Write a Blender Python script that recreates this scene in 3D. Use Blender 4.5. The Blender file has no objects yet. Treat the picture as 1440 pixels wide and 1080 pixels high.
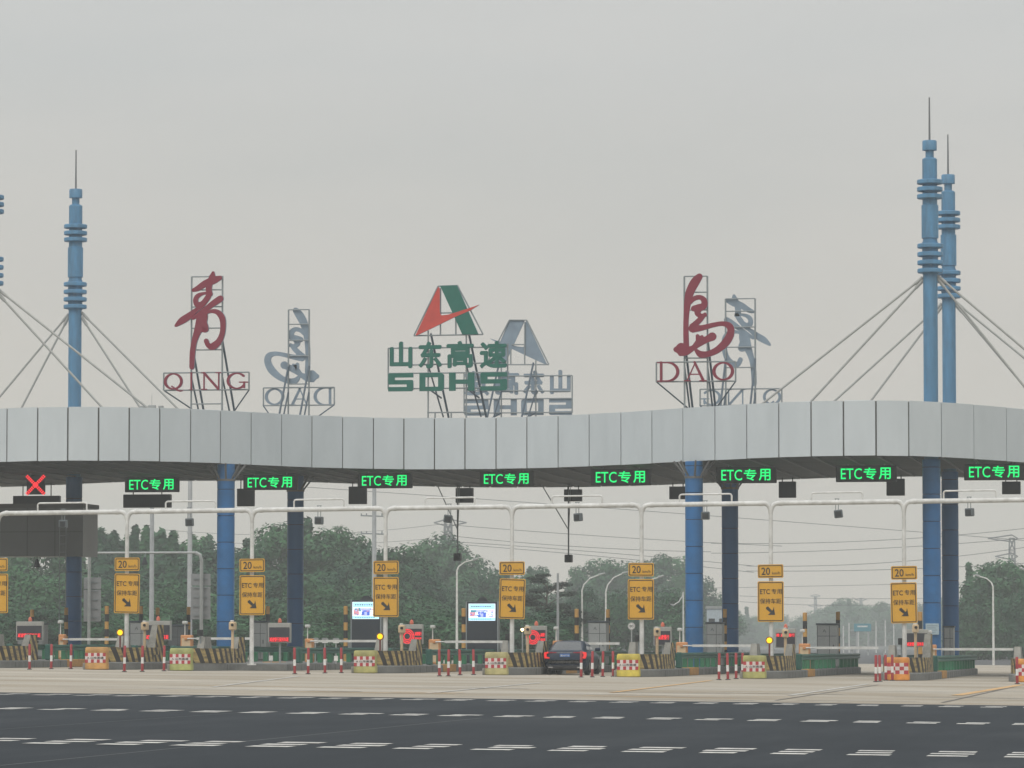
import bpy, bmesh, math, random
from mathutils import Vector, Matrix, noise
R_ = math.radians
S = bpy.context.scene
C = S.collection
random.seed(7)

# ------------------------------------------------------------------ camera, world, sun, exposure
F_PX = 6200.0                       # focal length in pixels of the 1440 px wide photograph
TH = math.atan(988 / F_PX)          # heading, to the left of the lane direction (+Y)
PH = math.atan(360 / F_PX)          # upward pitch
EYE = 1.46
cam_d = bpy.data.cameras.new('camera')
cam_d.sensor_width = 36.0
cam_d.lens = 36.0 * F_PX / 1440
cam_d.clip_start = 0.5
cam_d.clip_end = 9000
cam = bpy.data.objects.new('camera', cam_d)
cam.location = (0, 0, EYE)
cam.rotation_euler = (math.pi / 2 + PH, 0, TH)
C.objects.link(cam)
S.camera = cam

SUN_EL, SUN_AZ = R_(48), R_(150)
w = bpy.data.worlds.new('World')
S.world = w
w.use_nodes = True
nt = w.node_tree
nt.nodes.clear()
sky = nt.nodes.new('ShaderNodeTexSky')
sky.sky_type = 'NISHITA'
sky.sun_disc = False
sky.sun_elevation = SUN_EL
sky.sun_rotation = SUN_AZ
sky.dust_density = 6
sky.air_density = 1.5
bg1 = nt.nodes.new('ShaderNodeBackground')
bg1.inputs[1].default_value = 0.05
nt.links.new(sky.outputs[0], bg1.inputs[0])
bg2 = nt.nodes.new('ShaderNodeBackground')      # the overcast cloud layer
tc = nt.nodes.new('ShaderNodeTexCoord')
mp = nt.nodes.new('ShaderNodeMapping')
mp.inputs['Scale'].default_value = (3, 3, 14)
nz = nt.nodes.new('ShaderNodeTexNoise')
nz.inputs['Scale'].default_value = 2.2
nz.inputs['Detail'].default_value = 5
cr = nt.nodes.new('ShaderNodeValToRGB')
cr.color_ramp.elements[0].position = 0.3
cr.color_ramp.elements[0].color = (0.555, 0.562, 0.562, 1)
cr.color_ramp.elements[1].position = 0.7
cr.color_ramp.elements[1].color = (0.615, 0.605, 0.595, 1)
nt.links.new(tc.outputs['Generated'], mp.inputs[0])
nt.links.new(mp.outputs[0], nz.inputs[0])
nt.links.new(nz.outputs[0], cr.inputs[0])
sz = nt.nodes.new('ShaderNodeSeparateXYZ')
nt.links.new(tc.outputs['Generated'], sz.inputs[0])
el = nt.nodes.new('ShaderNodeMapRange')
el.inputs['From Min'].default_value = 0.0
el.inputs['From Max'].default_value = 0.13
nt.links.new(sz.outputs[2], el.inputs['Value'])
tint = nt.nodes.new('ShaderNodeMix'); tint.data_type = 'RGBA'; tint.blend_type = 'MULTIPLY'
tint.inputs['Factor'].default_value = 1.0
warm = nt.nodes.new('ShaderNodeMix'); warm.data_type = 'RGBA'
warm.inputs['A'].default_value = (1.22, 1.08, 0.92, 1)
warm.inputs['B'].default_value = (0.985, 1.0, 1.0, 1)
nt.links.new(el.outputs[0], warm.inputs['Factor'])
nt.links.new(cr.outputs[0], tint.inputs['A']); nt.links.new(warm.outputs['Result'], tint.inputs['B'])
nt.links.new(tint.outputs['Result'], bg2.inputs[0])
# an overcast sky is brighter overhead than at the horizon
mr = nt.nodes.new('ShaderNodeMapRange')
mr.inputs['From Min'].default_value = 0.12
mr.inputs['From Max'].default_value = 1.0
mr.inputs['To Min'].default_value = 0.78
mr.inputs['To Max'].default_value = 1.75
nt.links.new(sz.outputs[2], mr.inputs['Value'])
nt.links.new(mr.outputs[0], bg2.inputs[1])
mx = nt.nodes.new('ShaderNodeMixShader')
mx.inputs[0].default_value = 0.86
out = nt.nodes.new('ShaderNodeOutputWorld')
nt.links.new(bg1.outputs[0], mx.inputs[1])
nt.links.new(bg2.outputs[0], mx.inputs[2])
nt.links.new(mx.outputs[0], out.inputs[0])

sd = bpy.data.lights.new('sun', 'SUN')
sd.energy = 0.9
sd.angle = R_(35)
sd.color = (1, 0.96, 0.9)
sun = bpy.data.objects.new('sun', sd)
sun.rotation_euler = (math.pi / 2 - SUN_EL, 0, R_(-20))
C.objects.link(sun)
S.view_settings.view_transform = 'Standard'
S.view_settings.look = 'None'
S.view_settings.exposure = 0.47
S.view_settings.gamma = 1
S.render.engine = 'CYCLES'
S.cycles.use_denoising = True
S.cycles.max_bounces = 6
S.cycles.volume_bounces = 1
S.cycles.transparent_max_bounces = 8

# ------------------------------------------------------------------ geometry of the place
T = math.tan(TH)
KG = 0.0125                         # the plaza's crossfall
FW = Vector((-math.sin(TH) * math.cos(PH), math.cos(TH) * math.cos(PH), math.sin(PH)))
RT = Vector((math.cos(TH), math.sin(TH), 0))
UP = RT.cross(FW)
def ray(px, py):
    return FW + RT * ((px - 720) / F_PX) + UP * ((540 - py) / F_PX)
def PY(px, py, Y):                  # the point seen at a photo pixel, at distance Y along the lanes
    d = ray(px, py); t = Y / d.y
    return Vector((d.x * t, Y, EYE + d.z * t))
def PZ(px, py, z):
    d = ray(px, py); t = (z - EYE) / d.z
    return Vector((d.x * t, d.y * t, z))
def gz(x, y):
    return -KG * 60 * math.tanh((x + y * T) / 60)
def G(px, py):
    z = 0
    for _ in range(30):
        p = PZ(px, py, z); z = gz(p.x, p.y)
    return p
def XA(px, Y):
    return PY(px, 900, Y).x
def GP(px, Y):
    x = XA(px, Y)
    return Vector((x, Y, gz(x, Y)))

# ------------------------------------------------------------------ materials
MATS = {}
def mat(name, col, rough=0.6, metal=0.0, var=0.12, scale=3.0, stretch=(1, 1, 1), bump=0.0, dirt=None, emit=None, spec=0.5):
    if name in MATS: return MATS[name]
    m = bpy.data.materials.new(name); m.use_nodes = True
    n = m.node_tree; b = n.nodes['Principled BSDF']
    b.inputs['Roughness'].default_value = rough
    b.inputs['Metallic'].default_value = metal
    b.inputs['Specular IOR Level'].default_value = spec
    if emit:
        b.inputs['Base Color'].default_value = (*[c * 0.2 for c in col], 1)
        b.inputs['Emission Color'].default_value = (*col, 1)
        b.inputs['Emission Strength'].default_value = emit
        MATS[name] = m; return m
    t = n.nodes.new('ShaderNodeTexCoord'); mpn = n.nodes.new('ShaderNodeMapping')
    mpn.inputs['Scale'].default_value = stretch
    z = n.nodes.new('ShaderNodeTexNoise'); z.inputs['Scale'].default_value = scale; z.inputs['Detail'].default_value = 6
    z.inputs['Roughness'].default_value = 0.65
    r = n.nodes.new('ShaderNodeValToRGB')
    r.color_ramp.elements[0].position = 0.3; r.color_ramp.elements[1].position = 0.7
    r.color_ramp.elements[0].color = (*[c * (1 - var) for c in (dirt or col)], 1)
    r.color_ramp.elements[1].color = (*[min(1, c * (1 + var)) for c in col], 1)
    n.links.new(t.outputs['Object'], mpn.inputs[0]); n.links.new(mpn.outputs[0], z.inputs[0])
    n.links.new(z.outputs[0], r.inputs[0]); n.links.new(r.outputs[0], b.inputs['Base Color'])
    if bump:
        bp = n.nodes.new('ShaderNodeBump'); bp.inputs['Strength'].default_value = bump
        bp.inputs['Distance'].default_value = 0.02
        n.links.new(z.outputs[0], bp.inputs['Height']); n.links.new(bp.outputs[0], b.inputs['Normal'])
    MATS[name] = m
    return m

WHITE = mat('white_paint', (0.62, 0.63, 0.62), 0.45, dirt=(0.5, 0.5, 0.48))
GALV = mat('galvanised', (0.36, 0.38, 0.38), 0.5, 0.3)
FRAME = mat('frame_steel', (0.22, 0.25, 0.26), 0.6)
DKBLUE = mat('strut_blue', (0.05, 0.08, 0.11), 0.5)
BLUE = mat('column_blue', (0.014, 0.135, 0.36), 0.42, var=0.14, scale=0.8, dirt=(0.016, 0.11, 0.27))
BLUE2 = mat('mast_blue', (0.072, 0.22, 0.385), 0.5, var=0.16, scale=3, stretch=(1, 1, 0.2), dirt=(0.075, 0.185, 0.30))
BLUE_SHADE = mat('column_shade_blue', (0.010, 0.105, 0.29), 0.45, var=0.12, scale=0.8)  # column blue darkened: shade on the rear columns put into the colour
RED = mat('letter_red', (0.19, 0.006, 0.03), 0.5, var=0.12)
BACK = mat('letter_back', (0.19, 0.25, 0.31), 0.6, var=0.15, scale=2)
GREEN = mat('letter_green', (0.0, 0.115, 0.085), 0.45)
LRED = mat('logo_red', (0.50, 0.05, 0.035), 0.5)
SEAM = mat('seam', (0.03, 0.035, 0.035), 0.8)
BLACK = mat('black', (0.012, 0.013, 0.015), 0.5)
DARKBOX = mat('dark_housing', (0.02, 0.024, 0.03), 0.5)
YEL = mat('sign_yellow', (0.61, 0.325, 0.02), 0.5, var=0.05)
SIGNBK = mat('sign_black', (0.02, 0.018, 0.015), 0.6)
YPOST = mat('post_yellow', (0.50, 0.29, 0.07), 0.6, dirt=(0.42, 0.22, 0.07))
BPOST = mat('post_black', (0.02, 0.022, 0.024), 0.6)
CONC = mat('pier_concrete', (0.24, 0.235, 0.21), 0.85, var=0.25, scale=3, bump=0.4)
CURB = mat('kerb_concrete', (0.17, 0.175, 0.17), 0.85, var=0.3, scale=1.5, bump=0.4)
OCHRE = mat('ochre_block', (0.42, 0.22, 0.06), 0.8, var=0.3)
PEACH = mat('peach_box', (0.55, 0.25, 0.10), 0.6)
CREAM = mat('cream_box', (0.60, 0.45, 0.28), 0.6)
RGREEN = mat('rail_green', (0.012, 0.10, 0.075), 0.5, var=0.3, scale=1.2)
RGREEN2 = mat('rail_green_post', (0.02, 0.16, 0.075), 0.5, var=0.25, scale=1.5)
BRED = mat('bollard_red', (0.30, 0.025, 0.03), 0.5)
BWHITE = mat('bollard_white', (0.7, 0.7, 0.68), 0.5)
CAB = mat('cabinet_grey', (0.27, 0.285, 0.285), 0.55, var=0.08)
CABTOP = mat('cabinet_top', (0.04, 0.055, 0.07), 0.6)
GLASS = mat('dark_glass', (0.02, 0.025, 0.03), 0.08)
BOOTHB = mat('booth_blue', (0.05, 0.17, 0.27), 0.5)
BOOTHG = mat('booth_grey', (0.30, 0.31, 0.31), 0.5)
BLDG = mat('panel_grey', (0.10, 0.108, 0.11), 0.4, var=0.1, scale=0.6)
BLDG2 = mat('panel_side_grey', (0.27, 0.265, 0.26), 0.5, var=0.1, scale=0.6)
L_GREEN = mat('led_green', (0.0, 0.75, 0.16), emit=1.1)
L_RED = mat('led_red', (0.95, 0.03, 0.04), emit=1.25)
L_YEL = mat('lamp_amber', (1.0, 0.55, 0.0), emit=1.3)
L_WHITE = mat('lamp_white', (1.0, 0.8, 0.35), emit=7.0)

def fascia_mat():
    m = mat('fascia_aluminium', (0.54, 0.59, 0.62), 0.45, 0.05, var=0.02, scale=0.9, stretch=(1, 1, 0.3), dirt=(0.50, 0.55, 0.58))
    return m
FASC = fascia_mat()

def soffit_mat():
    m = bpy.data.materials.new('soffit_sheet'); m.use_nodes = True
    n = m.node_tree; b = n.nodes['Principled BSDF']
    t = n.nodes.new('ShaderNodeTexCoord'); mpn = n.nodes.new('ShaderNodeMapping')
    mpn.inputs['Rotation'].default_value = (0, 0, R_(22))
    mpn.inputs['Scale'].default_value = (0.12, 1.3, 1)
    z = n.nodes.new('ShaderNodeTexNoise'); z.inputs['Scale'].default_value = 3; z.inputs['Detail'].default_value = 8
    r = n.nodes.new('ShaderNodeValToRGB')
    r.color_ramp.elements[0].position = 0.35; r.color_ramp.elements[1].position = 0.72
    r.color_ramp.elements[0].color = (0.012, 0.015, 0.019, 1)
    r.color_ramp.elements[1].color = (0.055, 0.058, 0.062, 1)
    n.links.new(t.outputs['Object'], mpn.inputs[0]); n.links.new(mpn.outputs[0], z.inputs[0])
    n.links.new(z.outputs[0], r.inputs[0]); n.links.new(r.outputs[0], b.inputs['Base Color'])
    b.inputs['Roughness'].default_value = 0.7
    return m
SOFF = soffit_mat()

def ground_mat(name, cols, sc, stretch, rough, bump, fine=40):
    m = bpy.data.materials.new(name); m.use_nodes = True
    n = m.node_tree; b = n.nodes['Principled BSDF']; b.inputs['Roughness'].default_value = rough
    b.inputs['Specular IOR Level'].default_value = 0.12
    t = n.nodes.new('ShaderNodeTexCoord')
    mp1 = n.nodes.new('ShaderNodeMapping'); mp1.inputs['Scale'].default_value = stretch
    z1 = n.nodes.new('ShaderNodeTexNoise'); z1.inputs['Scale'].default_value = sc; z1.inputs['Detail'].default_value = 9
    z1.inputs['Roughness'].default_value = 0.7
    z2 = n.nodes.new('ShaderNodeTexNoise'); z2.inputs['Scale'].default_value = fine; z2.inputs['Detail'].default_value = 3
    z3 = n.nodes.new('ShaderNodeTexNoise'); z3.inputs['Scale'].default_value = sc * 0.25; z3.inputs['Detail'].default_value = 4
    r = n.nodes.new('ShaderNodeValToRGB')
    els = r.color_ramp.elements
    els[0].position = 0.28; els[0].color = (*cols[0], 1); els[1].position = 0.72; els[1].color = (*cols[-1], 1)
    for i, c in enumerate(cols[1:-1]):
        e = els.new(0.28 + 0.44 * (i + 1) / (len(cols) - 1)); e.color = (*c, 1)
    a = n.nodes.new('ShaderNodeMath'); a.operation = 'MULTIPLY_ADD'; a.inputs[1].default_value = 0.6
    a2 = n.nodes.new('ShaderNodeMath'); a2.operation = 'MULTIPLY_ADD'; a2.inputs[1].default_value = 0.15
    c2 = n.nodes.new('ShaderNodeMath'); c2.operation = 'MULTIPLY'; c2.inputs[1].default_value = 0.25
    n.links.new(t.outputs['Object'], mp1.inputs[0]); n.links.new(mp1.outputs[0], z1.inputs[0])
    n.links.new(t.outputs['Object'], z2.inputs[0]); n.links.new(t.outputs['Object'], z3.inputs[0])
    n.links.new(z1.outputs[0], a.inputs[0]); n.links.new(z2.outputs[0], a2.inputs[0])
    n.links.new(z3.outputs[0], c2.inputs[0]); n.links.new(c2.outputs[0], a2.inputs[2])
    n.links.new(a2.outputs[0], a.inputs[2]); n.links.new(a.outputs[0], r.inputs[0])
    n.links.new(r.outputs[0], b.inputs['Base Color'])
    bp = n.nodes.new('ShaderNodeBump'); bp.inputs['Strength'].default_value = bump; bp.inputs['Distance'].default_value = 0.01
    n.links.new(z2.outputs[0], bp.inputs['Height']); n.links.new(bp.outputs[0], b.inputs['Normal'])
    return m
ASPH = ground_mat('asphalt', [(0.016, 0.020, 0.025), (0.027, 0.033, 0.040), (0.050, 0.056, 0.063)], 0.5, (1, 0.10, 1), 0.85, 0.5)
PLAZ = ground_mat('plaza_concrete', [(0.12, 0.105, 0.085), (0.31, 0.27, 0.21), (0.40, 0.37, 0.32), (0.70, 0.62, 0.49)], 0.5, (0.10, 0.30, 1), 0.85, 0.5)
FARR = ground_mat('far_asphalt', [(0.07, 0.075, 0.08), (0.10, 0.105, 0.11)], 0.3, (1, 0.2, 1), 0.85, 0.3)
SOIL = ground_mat('verge_ground', [(0.035, 0.055, 0.025), (0.07, 0.085, 0.045)], 0.1, (1, 1, 1), 0.95, 0.3, 4)
PAINT = mat('road_paint', (0.55, 0.54, 0.51), 0.7, var=0.35, scale=5, dirt=(0.36, 0.36, 0.34))
PAINTY = mat('road_paint_orange', (0.52, 0.32, 0.13), 0.7, var=0.3, scale=3)
PAINTG = mat('road_joint', (0.13, 0.12, 0.11), 0.8, var=0.2)
PAINTL = mat('asphalt_joint', (0.12, 0.125, 0.125), 0.8, var=0.2)

def stripe_mat():
    m = bpy.data.materials.new('hazard_stripes'); m.use_nodes = True
    n = m.node_tree; b = n.nodes['Principled BSDF']; b.inputs['Roughness'].default_value = 0.7
    uv = n.nodes.new('ShaderNodeUVMap'); sp = n.nodes.new('ShaderNodeSeparateXYZ')
    n.links.new(uv.outputs[0], sp.inputs[0])
    a = n.nodes.new('ShaderNodeMath'); a.operation = 'MULTIPLY_ADD'; a.inputs[1].default_value = 1.0
    n.links.new(sp.outputs[1], a.inputs[0]); n.links.new(sp.outputs[0], a.inputs[2])
    f = n.nodes.new('ShaderNodeMath'); f.operation = 'MULTIPLY'; f.inputs[1].default_value = 1.0
    n.links.new(a.outputs[0], f.inputs[0])
    fr = n.nodes.new('ShaderNodeMath'); fr.operation = 'FRACT'; n.links.new(f.outputs[0], fr.inputs[0])
    g = n.nodes.new('ShaderNodeMath'); g.operation = 'GREATER_THAN'; g.inputs[1].default_value = 0.5
    n.links.new(fr.outputs[0], g.inputs[0])
    z = n.nodes.new('ShaderNodeTexNoise'); z.inputs['Scale'].default_value = 6; z.inputs['Detail'].default_value = 6
    yel = n.nodes.new('ShaderNodeValToRGB')
    yel.color_ramp.elements[0].color = (0.17, 0.13, 0.07, 1); yel.color_ramp.elements[1].color = (0.50, 0.37, 0.13, 1)
    yel.color_ramp.elements[0].position = 0.35; yel.color_ramp.elements[1].position = 0.65
    n.links.new(z.outputs[0], yel.inputs[0])
    mixn = n.nodes.new('ShaderNodeMix'); mixn.data_type = 'RGBA'
    mixn.inputs['A'].default_value = (0.025, 0.02, 0.018, 1)
    n.links.new(g.outputs[0], mixn.inputs['Factor']); n.links.new(yel.outputs[0], mixn.inputs['B'])
    n.links.new(mixn.outputs['Result'], b.inputs['Base Color'])
    return m
STRIPE = stripe_mat()

# ------------------------------------------------------------------ mesh helpers
class MB:
    def __init__(s): s.v = []; s.f = []; s.m = []; s.uv = None
    def add(s, vs, fs, mi=0):
        o = len(s.v); s.v += [tuple(p) for p in vs]
        s.f += [tuple(i + o for i in q) for q in fs]; s.m += [mi] * len(fs)
        return s
    def box(s, x0, x1, y0, y1, z0, z1, mi=0):
        return s.add([(x0, y0, z0), (x1, y0, z0), (x1, y1, z0), (x0, y1, z0), (x0, y0, z1), (x1, y0, z1), (x1, y1, z1), (x0, y1, z1)],
              [(0, 3, 2, 1), (4, 5, 6, 7), (0, 1, 5, 4), (1, 2, 6, 5), (2, 3, 7, 6), (3, 0, 4, 7)], mi)
    def rbox(s, x0, x1, y0, y1, z0, z1, r=0.03, mi=0):     # chamfered box
        pts = []
        for z, d in ((z0, r), (z0 + r, 0), (z1 - r, 0), (z1, r)):
            for (a, b2, e, g) in ((x0, y0, 1, 0), (x0, y0, 0, 1), (x0, y1, 0, -1), (x0, y1, 1, 0), (x1, y1, -1, 0), (x1, y1, 0, -1), (x1, y0, 0, 1), (x1, y0, -1, 0)):
                xx = a + e * r; yy = b2 + g * r
                xx = min(max(xx, x0 + d), x1 - d); yy = min(max(yy, y0 + d), y1 - d)
                pts.append((xx, yy, z))
        fs = [tuple(range(8)), tuple(reversed(range(24, 32)))]
        for k in range(3):
            for i in range(8):
                j = (i + 1) % 8
                fs.append((k * 8 + i, (k + 1) * 8 + i, (k + 1) * 8 + j, k * 8 + j))
        return s.add(pts, fs, mi)
    def tube(s, a, b, r0, r1=None, n=10, mi=0, cap=True):
        a = Vector(a); b = Vector(b); r1 = r0 if r1 is None else r1
        d = (b - a).normalized()
        u = d.cross(Vector((0, 0, 1)))
        if u.length < 1e-4: u = Vector((1, 0, 0))
        u.normalize(); w2 = d.cross(u)
        vs = []
        for p, r in ((a, r0), (b, r1)):
            for i in range(n):
                t = 2 * math.pi * i / n
                vs.append(p + u * (r * math.cos(t)) + w2 * (r * math.sin(t)))
        fs = [(i, (i + 1) % n, n + (i + 1) % n, n + i) for i in range(n)]
        if cap: fs += [tuple(reversed(range(n))), tuple(range(n, 2 * n))]
        return s.add(vs, fs, mi)
    def path(s, pts, r, n=8, mi=0):
        pts = [Vector(p) for p in pts]
        rings = []
        for i, p in enumerate(pts):
            d = (pts[min(i + 1, len(pts) - 1)] - pts[max(i - 1, 0)]).normalized()
            u = d.cross(Vector((0.013, 1, 0.007))).normalized(); w2 = d.cross(u)
            rr = r[i] if isinstance(r, (list, tuple)) else r
            rings.append([p + u * (rr * math.cos(2 * math.pi * k / n)) + w2 * (rr * math.sin(2 * math.pi * k / n)) for k in range(n)])
        fs = []
        for i in range(len(pts) - 1):
            for k in range(n):
                fs.append((i * n + k, i * n + (k + 1) % n, (i + 1) * n + (k + 1) % n, (i + 1) * n + k))
        fs += [tuple(reversed(range(n))), tuple(range((len(pts) - 1) * n, len(pts) * n))]
        return s.add([q for g in rings for q in g], fs, mi)
    def lathe(s, prof, x=0, y=0, n=24, mi=0, close=True):
        vs = []
        for r, z in prof:
            for i in range(n):
                t = 2 * math.pi * i / n
                vs.append((x + r * math.cos(t), y + r * math.sin(t), z))
        fs = []
        for k in range(len(prof) - 1):
            for i in range(n):
                j = (i + 1) % n
                fs.append((k * n + i, k * n + j, (k + 1) * n + j, (k + 1) * n + i))
        if close: fs += [tuple(reversed(range(n))), tuple(range((len(prof) - 1) * n, len(prof) * n))]
        return s.add(vs, fs, mi)
    def prism(s, pts, y0, y1, mf=0, mb_=0, ms=0):          # pts in (x,z), extruded along y; mf faces -Y
        n = len(pts)
        vs = [(p[0], y0, p[1]) for p in pts] + [(p[0], y1, p[1]) for p in pts]
        area = sum(pts[i][0] * pts[(i + 1) % n][1] - pts[(i + 1) % n][0] * pts[i][1] for i in range(n))
        idx = list(range(n)) if area > 0 else list(reversed(range(n)))
        s.add(vs, [tuple(idx)], mf)
        o = len(s.v) - 2 * n
        s.f.append(tuple(o + n + i for i in reversed(idx))); s.m.append(mb_)
        for k in range(n):
            i, j = idx[k], idx[(k + 1) % n]
            s.f.append((o + i, o + n + i, o + n + j, o + j)); s.m.append(ms)
        return s
    def stroke(s, pts, y0, y1, mf=0, mb_=0, res=6):       # a brush stroke: pts = (x, z, halfwidth)
        P = [Vector(p) for p in pts]; dense = []
        for i in range(len(P) - 1):
            p0 = P[max(i - 1, 0)]; p1 = P[i]; p2 = P[i + 1]; p3 = P[min(i + 2, len(P) - 1)]
            for k in range(res):
                t = k / res
                dense.append(0.5 * ((2 * p1) + (p2 - p0) * t + (2 * p0 - 5 * p1 + 4 * p2 - p3) * t * t + (3 * p1 - p0 - 3 * p2 + p3) * t ** 3))
        dense.append(P[-1])
        L = []; Rr = []
        for i, p in enumerate(dense):
            a = dense[max(i - 1, 0)]; b = dense[min(i + 1, len(dense) - 1)]
            d = Vector((b.x - a.x, b.y - a.y)); d.normalize()
            nn = Vector((-d.y, d.x)); c = Vector((p.x, p.y))
            L.append(c + nn * p.z); Rr.append(c - nn * p.z)
        def capf(p, q, ang0):
            c = (p + q) / 2; r = (p - q).length / 2; o = []
            a0 = math.atan2(p.y - c.y, p.x - c.x)
            for k in range(1, 5):
                a = a0 + ang0 * math.pi * k / 5
                o.append(c + Vector((math.cos(a), math.sin(a))) * r * 0.95)
            return o
        # build as quads with end fans so that bent strokes stay clean
        n = len(L)
        vs = []
        for y in (y0, y1):
            vs += [(p.x, y, p.y) for p in L] + [(p.x, y, p.y) for p in Rr]
        o = len(s.v); s.v += vs
        N = 2 * n
        for i in range(n - 1):
            s.f.append((o + i, o + i + 1, o + n + i + 1, o + n + i)); s.m.append(mf)
            s.f.append((o + N + i, o + N + n + i, o + N + n + i + 1, o + N + i + 1)); s.m.append(mb_)
            s.f.append((o + i, o + N + i, o + N + i + 1, o + i + 1)); s.m.append(mb_)
            s.f.append((o + n + i, o + n + i + 1, o + N + n + i + 1, o + N + n + i)); s.m.append(mb_)
        for (pp, qq, sg) in ((L[0], Rr[0], 1), (L[-1], Rr[-1], -1)):
            cap = [pp] + capf(pp, qq, sg) + [qq]
            s.prism([(c.x, c.y) for c in cap], y0, y1, mf, mb_, mb_)
        return s
    def warp(s, k0=0):
        s.v = [(x, y, z + gz(x, y)) for x, y, z in s.v]; return s
    def off(s, dx, dy, dz):
        s.v = [(x + dx, y + dy, z + dz) for x, y, z in s.v]; return s
    def build(s, name, mats, parent=None, world=False, smooth=False):
        vs = s.v
        if parent is not None and world:
            l = parent.location
            vs = [(x - l.x, y - l.y, z - l.z) for x, y, z in vs]
        me = bpy.data.meshes.new(name)
        me.from_pydata(vs, [], s.f)
        if not isinstance(mats, (list, tuple)): mats = [mats]
        for m in mats: me.materials.append(m)
        me.polygons.foreach_set('material_index', [min(i, len(mats) - 1) for i in s.m])
        if s.uv is not None:
            u = me.uv_layers.new(name='UVMap')
            for lp in me.loops: u.data[lp.index].uv = s.uv[lp.vertex_index]
        if smooth:
            me.polygons.foreach_set('use_smooth', [True] * len(me.polygons))
            me.update()
            try: me.set_sharp_from_angle(angle=R_(40))
            except Exception: pass
        me.update()
        o = bpy.data.objects.new(name, me); C.objects.link(o)
        if parent is not None: o.parent = parent
        return o

def tag(o, label=None, cat=None, group=None, kind=None):
    if label: o['label'] = label
    if cat: o['category'] = cat
    if group: o['group'] = group
    if kind: o['kind'] = kind
    return o
def thing(name, loc, label, cat, group=None, rz=0):
    o = bpy.data.objects.new(name, None); C.objects.link(o)
    o.location = loc; o.rotation_euler = (0, 0, rz)
    o.empty_display_size = 0.3
    return tag(o, label, cat, group)
def kids(o): return [c for c in bpy.data.objects if c.parent == o]
def dup(root, loc, label=None, rz=None, scale=None):
    def cp(o, par):
        c = o.copy(); C.objects.link(c)
        if par is not None: c.parent = par
        for k in o_kids.get(o.name, []): cp(k, c)
        return c
    o_kids = {}
    for b in bpy.data.objects:
        if b.parent is not None: o_kids.setdefault(b.parent.name, []).append(b)
    r = cp(root, None)
    r.location = loc
    if label: r['label'] = label
    if rz is not None: r.rotation_euler = (0, 0, rz)
    if scale is not None: r.scale = scale
    return r
def text_mb(body, width=None, height=None, extrude=0.02, bold=0.0, spacing=1.0, align='CENTER', mi=0):
    """mesh of a line of text in the XZ plane, facing -Y, centred on the origin."""
    cu = bpy.data.curves.new('t', 'FONT'); cu.body = body; cu.size = 1; cu.extrude = 0.0
    cu.offset = bold; cu.space_character = spacing; cu.resolution_u = 3
    o = bpy.data.objects.new('t', cu); C.objects.link(o)
    dg = bpy.context.evaluated_depsgraph_get()
    me = bpy.data.meshes.new_from_object(o.evaluated_get(dg))
    vs = [v.co.copy() for v in me.vertices]; fs = [tuple(p.vertices) for p in me.polygons]
    bpy.data.objects.remove(o); bpy.data.curves.remove(cu); bpy.data.meshes.remove(me)
    if not vs: return MB()
    x0 = min(v.x for v in vs); x1 = max(v.x for v in vs); y0 = min(v.y for v in vs); y1 = max(v.y for v in vs)
    sy = (height / (y1 - y0)) if height else None
    sx = (width / (x1 - x0)) if width else None
    if sx is None: sx = sy
    if sy is None: sy = sx
    cx, cy = (x0 + x1) / 2, (y0 + y1) / 2
    b = MB()
    n = len(vs)
    front = [((v.x - cx) * sx, -extrude / 2, (v.y - cy) * sy) for v in vs]
    back = [((v.x - cx) * sx, extrude / 2, (v.y - cy) * sy) for v in vs]
    b.add(front + back, fs, mi)
    for q in fs: b.f.append(tuple(n + i for i in reversed(q))); b.m.append(1)
    ed = {}
    for q in fs:
        for i in range(len(q)):
            a, c = q[i], q[(i + 1) % len(q)]
            ed[(a, c)] = ed.get((a, c), 0) + 1
    for (a, c) in ed:
        if (c, a) not in ed: b.f.append((a, n + a, n + c, c)); b.m.append(1)
    return b
def merge(a, b, dx=0, dy=0, dz=0, m=None):
    o = len(a.v); a.v += [(x + dx, y + dy, z + dz) for x, y, z in b.v]
    a.f += [tuple(i + o for i in q) for q in b.f]
    a.m += ([m] * len(b.m) if m is not None else b.m)
    return a
def fat_text(body, width, height, extrude, f, bold=0.006, pal=None):
    b = MB()
    for i, (dx, dz) in enumerate(((0, 0), (f, 0), (-f, 0), (0, f), (0, -f), (f * .7, f * .7), (-f * .7, -f * .7))):
        merge(b, text_mb(body, width - 2 * f, height - 2 * f, extrude + 0.007 * i, bold=bold), dx, 0, dz)
    return b
ORD = ['first', 'second', 'third', 'fourth', 'fifth', 'sixth', 'seventh', 'eighth', 'ninth', 'tenth', 'eleventh', 'twelfth']

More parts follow.
